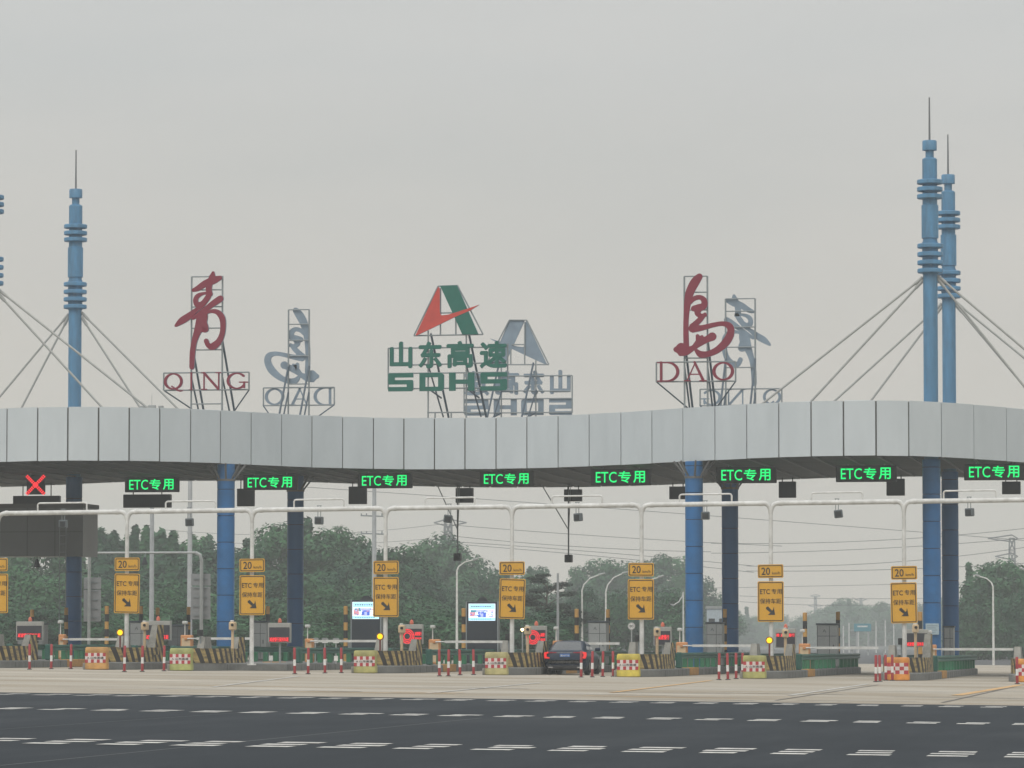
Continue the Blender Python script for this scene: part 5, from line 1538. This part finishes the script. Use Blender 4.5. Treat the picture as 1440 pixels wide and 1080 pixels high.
# tall poles behind
def tall_pole(px, y1, wpx, Y, label, arms=(), segs=False):
    p = GP(px, Y); zt = PY(px, y1, Y).z
    s_ = PY(px + 1, 700, Y).x - PY(px, 700, Y).x
    t = thing('tall_pole', p, label, 'pole')
    b = MB(); b.tube((0, 0, 0), (0, 0, zt - p.z), wpx * s_ / 2 * 1.1, wpx * s_ / 2 * 0.85, n=14)
    if segs:
        z = 2
        while z < zt - p.z: b.tube((0, 0, z), (0, 0, z + 0.08), wpx * s_ / 2 * 1.12, n=14); z += 2.2
    b.build('shaft', mat('pole_concrete', (0.36, 0.38, 0.40), 0.6), t, smooth=True)
    for ya in arms:
        b = MB(); z = PY(px, ya, Y).z - p.z
        b.tube((-1.05, 0, z + 0.06), (1.05, 0, z - 0.02), 0.06, n=6)
        for x in (-1.0, -0.6, 0.6, 1.0): b.tube((x, 0, z), (x, 0, z + 0.22), 0.05, n=6)
        b.build('crossarm', FRAME, t)
tall_pole(213, 700, 6.5, 250, 'tall pale pole behind the first green lane sign')
tall_pole(266.5, 676, 7, 300, 'tall jointed grey pole left of the first bright column', segs=True)
tall_pole(526, 685, 6.5, 330, 'tall power pole with two crossarms left of the third sign post', arms=(726, 751))
tall_pole(784.5, 806, 3.6, 250, 'slim white camera pole left of the cabinet behind the car')

# ------------------------------------------------------------------ street lamps, pylons, wires
def street_lamp(px, y1, armpx, army, Y, label, py0=None):
    p = GP(px, Y); s_ = PY(px + 1, 700, Y).x - PY(px, 700, Y).x
    h = PY(px, y1, Y).z - p.z; ax = (armpx - px) * s_; az = PY(px, army, Y).z - p.z
    t = thing('street_lamp', p, label, 'street lamp', 'slim street lamps behind the plaza')
    b = MB(); b.tube((0, 0, 0), (0, 0, h), 0.10, 0.06, n=8); b.build('pole', WHITE, t, smooth=True)
    b = MB(); b.path([(0, 0, h - 0.02), (ax * .08, 0, h + (az - h) * .35), (ax * .35, 0, h + (az - h) * .75), (ax * .8, 0, az - 0.02)], [0.058, .052, .046, .04], n=6); b.build('arm', WHITE, t)
    b = MB(); b.tube((ax * .72, 0, az - 0.05), (ax, 0, az + 0.08), 0.10, 0.05, n=8); b.build('lamp_head', CAB, t)
street_lamp(642.5, 802, 674, 786.5, 300, 'street lamp with its arm to the right, above the second video kiosk')
street_lamp(818.5, 830, 851, 807.5, 330, 'street lamp with its arm to the right behind the car')
street_lamp(852, 832, 884, 805.5, 330, 'street lamp reaching towards the fifth whole yellow sign')
street_lamp(903.5, 830, 934, 811, 330, 'street lamp hidden behind the fifth sign, arm to its right')
street_lamp(961, 832, 943, 851, 380, 'short-armed street lamp left of the bright blue column')
street_lamp(1397, 825, 1371, 809.5, 330, 'street lamp with its arm to the left before the right-hand tree clump')
street_lamp(1462, 820, 1434, 800, 330, 'street lamp arm entering at the right edge')
for i, (px, yt) in enumerate([(1194, 876), (1207, 886), (1221, 886), (1232, 874), (1245, 872), (1257, 878), (1186, 880)]):
    Y = 700; p = GP(px, Y); h = PY(px, yt, Y).z - p.z
    t = thing('thin_pole', p, 'faint thin pole in the haze, %s listed right of the lone cabinet' % ['third', 'fourth', 'fifth', 'sixth', 'seventh', 'eighth', 'first'][i], 'pole', 'faint poles in the haze')
    b = MB(); b.tube((0, 0, 0), (0, 0, h), 0.12, 0.10, n=6); b.build('shaft', WHITE, t)
    b = MB(); b.box(-0.3, 0.3, -0.1, 0.1, h, h + 0.12); b.build('lamp_head', CAB, t)
Y = 690; a, c = PY(1201, 888, Y), PY(1225, 877, Y)
t = thing('direction_sign', ((a.x + c.x) / 2, Y, gz(a.x, Y)), 'faint blue-green direction sign in the haze right of the lone cabinet', 'sign')
W = (c.x - a.x) / 2; z0, z1 = a.z - t.location.z, c.z - t.location.z
b = MB(); b.rbox(-W, W, -0.1, 0.1, z0, z1, 0.03); b.build('board', mat('sign_teal', (0.03, 0.20, 0.26), 0.5), t)
b = MB(); b.box(-W * .6, W * .6, -0.11, -0.1, z0 + (z1 - z0) * .55, z0 + (z1 - z0) * .75); b.build('text_line', WHITE, t)
for x in (-W * .7, W * .7):
    b = MB(); b.tube((x, 0.15, 0), (x, 0.15, z1), 0.12, n=6); b.build('post', GALV, t)

def pylon(px, ytop, wpx, Y, label, arms, top='T'):
    p = GP(px, Y); s_ = PY(px + 1, 700, Y).x - PY(px, 700, Y).x; H = PY(px, ytop, Y).z - p.z
    t = thing('pylon', p, label, 'pylon', 'lattice power pylons in the haze')
    m = mat('pylon_steel', (0.16, 0.17, 0.18), 0.6); b = MB(); w0, w1 = wpx * s_ * 0.5, wpx * s_ * 0.28; n = 9; r = 0.0042 * Y ** 0.5 + 0.02
    cor = lambda f_, sx, sy: Vector((sx * (w0 + (w1 - w0) * f_), sy * (w0 + (w1 - w0) * f_), H * f_))
    for sx in (-1, 1):
        for sy in (-1, 1): b.tube(cor(0, sx, sy), cor(1, sx, sy), r, n=4)
    for i in range(n):
        f0, f1 = i / n, (i + 1) / n
        for s2 in (-1, 1):
            b.tube(cor(f0, -1, s2), cor(f1, 1, s2), r * .7, n=4); b.tube(cor(f0, 1, s2), cor(f1, -1, s2), r * .7, n=4)
            b.tube(cor(f0, s2, -1), cor(f1, s2, 1), r * .7, n=4); b.tube(cor(f1, -1, s2), cor(f1, 1, s2), r * .7, n=4)
    b.build('tower', m, t)
    for (f_, xl, xr) in arms:
        b = MB(); z = H * f_
        for sy in (-1, 1):
            b.tube((xl * s_, 0, z), (0, sy * w1, z + 0.03 * H), r * .8, n=4); b.tube((xr * s_, 0, z), (0, sy * w1, z + 0.03 * H), r * .8, n=4)
            b.tube((xl * s_, 0, z), (0, sy * w1, z - 0.03 * H), r * .8, n=4); b.tube((xr * s_, 0, z), (0, sy * w1, z - 0.03 * H), r * .8, n=4)
        b.build('crossarm', m, t)
pylon(1424, 757, 13, 850, 'lattice pylon at the right edge above the tree clump', [(1.0, -34, 8), (0.84, -24, 8)])
pylon(630, 735, 16, 850, 'faint pylon above the trees left of the fourth sign post', [(1.0, -20, 26), (0.86, -14, 12), (0.76, -10, 30)])
pylon(1211, 843, 5, 1700, 'small far pylon between the lone cabinet and the last whole sign', [(1.0, -8, 8), (0.82, -11, 11), (0.6, -8, 8)])
pylon(1147, 838, 5, 1950, 'faintest far pylon right of the sixth whole sign', [(1.0, -7, 7), (0.8, -10, 10)])
WIRES = [((430, 685), (720, 705), (1440, 760)), ((620, 737), (860, 755), (1100, 768)), ((1000, 764), (1270, 758), (1460, 741)), ((620, 752), (800, 768), (1000, 776)), ((1000, 778), (1200, 773), (1440, 757)),
         ((640, 762), (860, 778), (1060, 796)), ((1050, 796), (1250, 791), (1440, 770)), ((650, 766), (860, 784), (1060, 805)), ((1050, 803), (1250, 801), (1440, 792)), ((1000, 827), (1250, 822), (1440, 818)), ((1040, 838), (1200, 842), (1440, 836)),
         ((640, 793), (690, 800), (740, 812)), ((230, 745), (420, 752), (620, 737)), ((270, 760), (420, 766), (600, 758)), ((1040, 846), (1150, 851), (1260, 850))]
for i, (a, m_, c) in enumerate(WIRES):
    Y = 820 if i < 9 else 1000
    A, M_, D_ = PY(*a, Y), PY(*m_, Y), PY(*c, Y)
    pts = []
    for k in range(17):
        u = k / 16; tm = (m_[0] - a[0]) / (c[0] - a[0])
        L0 = (u - tm) * (u - 1) / ((0 - tm) * (0 - 1)); L1 = u * (u - 1) / (tm * (tm - 1)); L2 = u * (u - tm) / ((1 - tm))
        pts.append(A * L0 + M_ * L1 + D_ * L2)
    b = MB(); b.path(pts, 0.055, n=5)
    b.v = [(x - A.x, y - A.y, z - A.z) for x, y, z in b.v]
    o = b.build('power_line', mat('wire', (0.03, 0.03, 0.035), 0.6)); o.location = A
    tag(o, 'thin power line sagging across the hazy sky, %s counted from the highest' % (ORD[i] if i < 12 else ['thirteenth', 'fourteenth', 'fifteenth'][i - 12]), 'power line', 'power lines in the haze')

# far rails and walls
Y = 560; a, c = GP(1000, Y), GP(1500, Y)
t = thing('far_guardrail', (a.x, Y, a.z), 'pale guardrail along the far road at the right', 'guardrail')
b = MB(); b.box(0, c.x - a.x, -0.1, 0.1, 0.55, 0.95); b.build('beam', mat('rail_pale', (0.35, 0.37, 0.37), 0.5), t)
pm = None
for i in range(24):
    if pm is None: b = MB(); b.box(-0.1, 0.1, 0.1, 0.3, 0, 0.9); pm = b.build('post', GALV, t); q = pm
    else: q = pm.copy(); C.objects.link(q); q.parent = t
    q.location = (i * 2.0, 0, gz(a.x + i * 2, Y) - a.z)
Y = 420; a, c = GP(1180, Y), GP(1470, Y)
# pale building glimpsed between columns
a, c = PY(1002, 876, 420), PY(1015.5, 856, 420)
t = thing('far_building', ((a.x + c.x) / 2, 420, gz(a.x, 420)), 'pale blue-grey building glimpsed between the bright and shaded columns', 'building')
W = (c.x - a.x) / 2; H = c.z - t.location.z
b = MB(); b.box(-W * 2.2, W, 0, 8, 0, H); b.build('wall', mat('pale_wall', (0.38, 0.44, 0.48), 0.6), t)
b = MB(); b.box(-W * 2.2 - .1, W + .1, -0.1, 8.1, H, H + 0.25); b.build('roof', CAB, t)
for i in range(3):
    b = MB(); b.box(-W * 1.8 + i * 1.0, -W * 1.8 + i * 1.0 + 0.6, -0.02, 0.0, H * .55, H * .8); b.build('window', GLASS, t)

# ------------------------------------------------------------------ trees
ANCH = [(-40, 'left edge of the photo'), (30, 'leftmost message board'), (87, 'ladder'), (127, 'left grey frame post'), (178, 'first whole yellow sign'), (213, 'tall pale pole'), (240, 'second message board'), (266, 'jointed grey pole'), (290, 'right grey frame post'),
        (317, 'first bright blue column'), (354, 'second whole yellow sign'), (385, 'third message board'), (415, 'first shaded rear column'), (449, 'third floodlight'), (486, 'first kiosk\'s left post'), (512, 'first video kiosk'), (542, 'third whole yellow sign'), (578, 'first red ring board'),
        (611, 'fourth peach barrier'), (643, 'tallest street lamp'), (677, 'second video kiosk'), (720, 'fourth whole yellow sign'), (753, 'second red ring board'), (784, 'slim white camera pole'), (811, 'striped post over the car'), (840, 'cabinet behind the car'),
        (870, 'second street lamp arm'), (902, 'fifth whole yellow sign'), (932, 'board by the bright column'), (976, 'middle bright blue column'), (1004, 'cabinet between columns'), (1027, 'right shaded column'), (1060, 'third amber lamp'), (1084, 'sixth whole yellow sign'), (1108, 'dark message board'),
        (1132, 'sixth barrier post'), (1163, 'lone grey cabinet'), (1192, 'nearest faint pole'), (1213, 'teal direction sign'), (1245, 'faint poles group'), (1271, 'last whole yellow sign'), (1311, 'tall right mast'), (1340, 'rear right mast'), (1371, 'right lamp head'), (1397, 'right street lamp pole'), (1424, 'right-edge pylon'), (1455, 'right edge of the photo')]
SEEN = {}
def near(px, kind):
    a = min(ANCH, key=lambda q: abs(q[0] - px)); d = px - a[0]
    rel = 'directly behind the' if abs(d) < 5 else (('just ' if abs(d) < 12 else 'well ') + ('right' if d > 0 else 'left') + ' of the')
    lb = '%s %s %s' % (kind, rel, a[1])
    k = SEEN.get(lb, 0); SEEN[lb] = k + 1
    if k: lb = lb.replace(kind, kind + [', second of two,', ', third of three,'][k - 1])
    return lb
def leaf_mat(name, c0, c1):
    m = bpy.data.materials.new(name); m.use_nodes = True; n = m.node_tree; b = n.nodes['Principled BSDF']
    b.inputs['Roughness'].default_value = 0.7; b.inputs['Specular IOR Level'].default_value = 0.2
    gi = n.nodes.new('ShaderNodeNewGeometry'); oi = n.nodes.new('ShaderNodeObjectInfo')
    r = n.nodes.new('ShaderNodeValToRGB'); r.color_ramp.elements[0].color = (*c0, 1); r.color_ramp.elements[1].color = (*c1, 1)
    t = n.nodes.new('ShaderNodeTexCoord'); z = n.nodes.new('ShaderNodeTexNoise'); z.inputs['Scale'].default_value = 0.55; z.inputs['Detail'].default_value = 2
    n.links.new(t.outputs['Object'], z.inputs[0])
    a = n.nodes.new('ShaderNodeMath'); a.operation = 'MULTIPLY_ADD'; a.inputs[1].default_value = 0.35
    a2 = n.nodes.new('ShaderNodeMath'); a2.operation = 'MULTIPLY_ADD'; a2.inputs[1].default_value = 1.5; a2.inputs[2].default_value = -0.55
    a3 = n.nodes.new('ShaderNodeMath'); a3.operation = 'MULTIPLY_ADD'; a3.inputs[1].default_value = 0.3
    n.links.new(z.outputs[0], a2.inputs[0]); n.links.new(gi.outputs['Random Per Island'], a.inputs[0]); n.links.new(a2.outputs[0], a.inputs[2])
    n.links.new(oi.outputs['Random'], a3.inputs[0]); n.links.new(a.outputs[0], a3.inputs[2]); n.links.new(a3.outputs[0], r.inputs[0])
    n.links.new(r.outputs[0], b.inputs['Base Color'])
    return m
LEAF = leaf_mat('leaves_broad', (0.006, 0.034, 0.021), (0.060, 0.175, 0.068))
LEAFD = leaf_mat('leaves_dark', (0.005, 0.028, 0.020), (0.042, 0.125, 0.058))
PINE = leaf_mat('needles', (0.010, 0.022, 0.016), (0.03, 0.055, 0.035))
BARK = mat('bark', (0.09, 0.075, 0.06), 0.9, bump=0.5)
def leaves(b, rnd, cx, cy, cz, rx, ry, rz, n, s):
    for _ in range(n):
        while True:
            x, y, z = rnd.uniform(-1, 1), rnd.uniform(-1, 1), rnd.uniform(-1, 1); d = x * x + y * y + z * z
            if 0.25 < d < 1 or (d <= 0.25 and rnd.random() < 0.3): break
        k = 1 + 0.18 * noise.noise(Vector((x * 2.3 + cx, y * 2.3 + cy, z * 2.3 + cz)))
        px, py, pz = cx + x * rx * k, cy + y * ry * k, cz + z * rz * k
        nrm = Vector((x / rx + rnd.uniform(-.5, .5) / rx, y / ry + rnd.uniform(-.5, .5) / ry, z / rz + rnd.uniform(-.2, .7) / rz)).normalized()
        u = nrm.cross(Vector((rnd.uniform(-1, 1), rnd.uniform(-1, 1), rnd.uniform(-1, 1)))).normalized(); v = nrm.cross(u)
        a, c = s * rnd.uniform(.6, 1.3), s * rnd.uniform(.35, .8)
        P = Vector((px, py, pz)); o = len(b.v)
        b.v += [tuple(P - u * a), tuple(P - v * c), tuple(P + u * a), tuple(P + v * c)]
        b.f.append((o, o + 1, o + 2, o + 3)); b.m.append(0)
def tree_proto(seed, h, wd, kind, mat_l, name, label):
    rnd = random.Random(seed)
    t = thing(name, (0, 0, 0), label, 'tree', 'trees beyond the toll plaza')
    tr = MB(); tr.path([(0, 0, -0.3), (0.1, 0, h * .25), (-0.1, .1, h * .55), (0, 0, h * .9)], [0.22, .17, .11, .03], n=8)
    cr_ = MB(); tot = 9000
    if kind == 'round':
        blobs = []
        for i in range(15):
            f_ = i / 14; zc = h * (.26 + .62 * f_); rad = wd / 2 * math.sin(math.pi * min(1, (.16 + .76 * f_))) ** .7
            a = rnd.uniform(0, 6.28); rr = rad * rnd.uniform(.2, .75) * (1 if f_ < .93 else 0)
            blobs.append((rr * math.cos(a), rr * math.sin(a), zc, rad * rnd.uniform(.45, .7)))
        blobs.append((0, 0, h * .9, wd * .2)); blobs.append((0, 0, h * .5, wd * .4)); blobs.append((0, 0, h * .22, wd * .42))
    elif kind == 'tall':
        blobs = []
        for i in range(16):
            f_ = i / 15; zc = h * (.12 + .82 * f_); rad = wd / 2 * (1 - f_ * .92) * (0.6 + .4 * rnd.random())
            a = rnd.uniform(0, 6.28); rr = rad * rnd.uniform(0, .55)
            blobs.append((rr * math.cos(a), rr * math.sin(a), zc, max(rad * rnd.uniform(.55, .85), .30)))
    else:
        blobs = []
        for i in range(22):
            f_ = i / 21; zc = h * (.22 + .75 * f_); rad = wd / 2 * (1 - f_ * .6)
            a = rnd.uniform(0, 6.28); rr = rad * rnd.uniform(.3, .9)
            blobs.append((rr * math.cos(a), rr * math.sin(a), zc, rad * .42))
    tv = sum(q[3] ** 2 for q in blobs)
    for (x, y, z, r) in blobs:
        flat = .75 if kind != 'pine' else .28
        if kind == 'tall': flat = 1.0 + 1.4 * (z / h) ** 2
        leaves(cr_, rnd, x, y, z, r, r, r * flat, int(tot * r * r / tv), (.23 if kind != 'pine' else .2) * (h / 11) ** .5)
        if rnd.random() < .6: tr.tube((0, 0, z - r), (x, y, z), .07, .03, n=5)
    tr.build('trunk', BARK, t, smooth=True); cr_.build('crown', mat_l, t)
    return t
PR = [tree_proto(11, 11, 8.5, 'round', LEAF, 'broadleaf_tree', 'x'), tree_proto(12, 12, 7, 'round', LEAF, 'broadleaf_tree', 'x'), tree_proto(13, 13, 5.0, 'tall', LEAFD, 'poplar_tree', 'x'),
      tree_proto(14, 10, 8, 'round', LEAFD, 'broadleaf_tree', 'x'), tree_proto(15, 12.5, 4.2, 'tall', LEAF, 'poplar_tree', 'x'), tree_proto(16, 9, 9.5, 'pine', PINE, 'pine_tree', 'x'), tree_proto(17, 8, 8.5, 'round', LEAF, 'broadleaf_tree', 'x')]
PH_ = [11, 12, 13, 10, 12.5, 9, 8]
used = set()
def tree(pi, px, ytop, Y, label, wide=1.0):
    if pi in (2, 4): wide *= 1.55
    p = GP(px, Y); p.z -= 0.05
    H = PY(px, ytop, Y).z - p.z; s = H / (PH_[pi] * (.99 if pi not in (2, 4) else .98))
    rz = random.uniform(0, 6.28)
    if pi not in used:
        used.add(pi); o = PR[pi]; o.location = p; o.rotation_euler = (0, 0, rz); o['label'] = label
    else: o = dup(PR[pi], p, label, rz)
    o.scale = (s * wide, s * wide, s)
    return o
# back and front rows of the wood on the left: (kind, px, ytop, Y)
LT_ = [(2, -20, 735, 430), (4, 20, 742, 440), (0, 48, 752, 420), (2, 80, 748, 450), (4, 112, 752, 440), (2, 142, 743, 430), (4, 160, 748, 445), (2, 188, 740, 440), (4, 206, 741, 430), (2, 228, 744, 450), (4, 243, 748, 430),
       (0, 275, 757, 440), (3, 300, 764, 420), (1, 330, 770, 450), (2, 347, 757, 430), (0, 380, 740, 420), (1, 398, 733, 440), (2, 431, 729, 430), (0, 450, 744, 420), (1, 478, 738, 430), (0, 500, 752, 440), (3, 520, 768, 410),
       (1, 548, 768, 420), (0, 574, 766, 440), (1, 600, 757, 560), (3, 622, 751, 570), (0, 640, 765, 560), (3, 590, 800, 430), (0, 660, 800, 520), (3, 690, 803, 500), (1, 706, 800, 540), (0, 738, 806, 520), (1, 760, 795, 640), (4, 745, 798, 640)]
rq = random.Random(21)
for px in range(132, 300, 9):
    LT_.append((rq.choice([2, 4, 4]), px + rq.uniform(-3, 3), rq.uniform(746, 766), 455 + rq.uniform(-12, 12)))
for i, (k, px, y, Y) in enumerate(LT_):
    tree(k, px, y, Y, near(px, 'tall %s tree' % ('slim pointed' if k in (2, 4) else 'rounded')))
FR_ = [(3, -10, 815, 380), (6, 30, 800, 370), (3, 70, 815, 385), (6, 115, 805, 370), (3, 150, 812, 380), (6, 235, 820, 370), (3, 200, 808, 385), (6, 262, 818, 375), (3, 300, 815, 380), (6, 345, 818, 370), (3, 385, 810, 380), (6, 430, 812, 370), (3, 470, 808, 375),
       (6, 510, 818, 370), (3, 550, 815, 380), (6, 595, 835, 380), (3, 640, 845, 390), (6, 680, 840, 380), (3, 720, 848, 390), (6, 455, 850, 340), (3, 560, 856, 340), (6, 250, 842, 330)]
for i, (k, px, y, Y) in enumerate(FR_):
    tree(k, px, y, Y, near(px, 'lower wood tree'), 1.25)
tree(5, 770, 806, 330, 'dark layered pine above the car and the fourth yellow sign', 1.1)
RT_ = [(1, 812, 795, 680), (0, 838, 787, 700), (1, 858, 785, 690), (0, 882, 790, 720), (1, 905, 786, 700), (1, 930, 777, 690), (0, 955, 784, 700), (3, 825, 825, 440), (6, 868, 832, 440), (3, 910, 828, 440), (6, 945, 830, 440), (3, 990, 812, 720), (6, 1008, 850, 700), (6, 780, 850, 440)]
for i, (k, px, y, Y) in enumerate(RT_):
    tree(k, px, y, Y, near(px, 'middle clump tree'))
R2 = [(2, 1364, 792, 470), (0, 1384, 796, 460), (1, 1394, 789, 480), (0, 1412, 787, 470), (1, 1432, 792, 460), (0, 1455, 800, 470), (3, 1372, 830, 440), (6, 1400, 838, 440), (3, 1434, 832, 430), (6, 1358, 852, 440), (2, 1442, 800, 480), (6, 1450, 850, 430)]
for i, (k, px, y, Y) in enumerate(R2):
    tree(k, px, y, Y, near(px, '%s tree of the right clump' % ('low' if y > 820 else 'tall')))
rr = random.Random(5)
far = []
for px in range(1036, 1300, 11):
    base = 868 if px < 1130 else (868 - (px - 1130) * .5 if px < 1180 else 848 + 4 * math.sin(px * .11))
    far.append((rr.choice([0, 1, 3, 6]), px + rr.uniform(-4, 4), base + rr.uniform(-3, 6), 1450 + rr.uniform(-60, 60)))
far += [(2, 1195, 843, 1300), (1, 1240, 845, 1300), (0, 1330, 840, 1200), (1, 1035, 856, 1300), (2, 1050, 853, 1300), (3, 1310, 846, 1300), (0, 1348, 850, 1200)]
for i, (k, px, y, Y) in enumerate(far):
    tree(k, px, y, Y, near(px, 'faint far tree'), 1.3)
rr = random.Random(9)
for i in range(26):
    px = -30 + i * 32 + rr.uniform(-8, 8)
    if px > 800: break
    tree(3 if i % 2 else 6, px, 862 + rr.uniform(-6, 6), 310 + rr.uniform(-10, 10), near(px, 'bushy dwarf tree'), 1.9)

# ------------------------------------------------------------------ pieces of parts go one level deeper
RULES = {'border': ('plate',), 'lettering': ('plate', 'housing'), 'arrow': ('plate',), 'clamp': ('plate',), 'screen': ('housing', 'body'), 'red_lettering': ('screen',), 'red_cross': ('housing',), 'lens': ('head', 'lamp_body', 'housing'),
         'flash': ('head',), 'door': ('cabinet',), 'arm_hub': ('arm',), 'handle': ('body',), 'emblem': ('body',), 'door_gap': ('body',), 'plate_number': ('number_plate',), 'inner_lamp': ('tail_lamp',), 'rim': ('tyre',),
         'text_line': ('board',), 'number': ('plate',), 'checker_band': ('body',), 'kerb_joint': ('kerb',), 'painted_block': ('kerb',), 'vent': ('upper_wall',), 'window': ('wall',), 'panel_seam': ('wall',), 'beacon': ('housing',), 'camera_head': ('camera_mast',), 'hood': ('reflector',), 'roof_hood': ('body',), 'control_box': ('stand',), 'antenna': ('upper_shaft',), 'rail': ('plate',)}
import re
st_ = lambda o: re.sub(r'\.\d+$', '', o.name)
cmap = {}
for o in bpy.data.objects:
    if o.parent is not None: cmap.setdefault(o.parent.name, []).append(o)
def ctr(o):
    c = Vector((0, 0, 0))
    for q in o.bound_box: c += Vector(q) / 8
    return c
for pn_, ch in list(cmap.items()):
    if bpy.data.objects[pn_].parent is not None: continue
    for o in ch:
        for want in RULES.get(st_(o), ()):
            cand = [q for q in ch if st_(q) == want]
            if cand:
                q = min(cand, key=lambda k: (ctr(k) - ctr(o)).length)
                o.parent = q; o.rotation_euler = (0, 0, 0)
                break

# ------------------------------------------------------------------ haze
b = MB(); b.box(-1600, 1000, -60, 2150, -4, 68)
hz = b.build('haze', None)
hz.data.materials.clear()
m = bpy.data.materials.new('haze_air'); m.use_nodes = True; n = m.node_tree; n.nodes.clear()
o_ = n.nodes.new('ShaderNodeOutputMaterial'); v = n.nodes.new('ShaderNodeVolumePrincipled')
v.inputs['Color'].default_value = (0.91, 0.95, 0.955, 1); v.inputs['Density'].default_value = 0.0005; v.inputs['Anisotropy'].default_value = 0.2
n.links.new(v.outputs[0], o_.inputs['Volume'])
hz.data.materials.append(m)
tag(hz, kind='stuff')
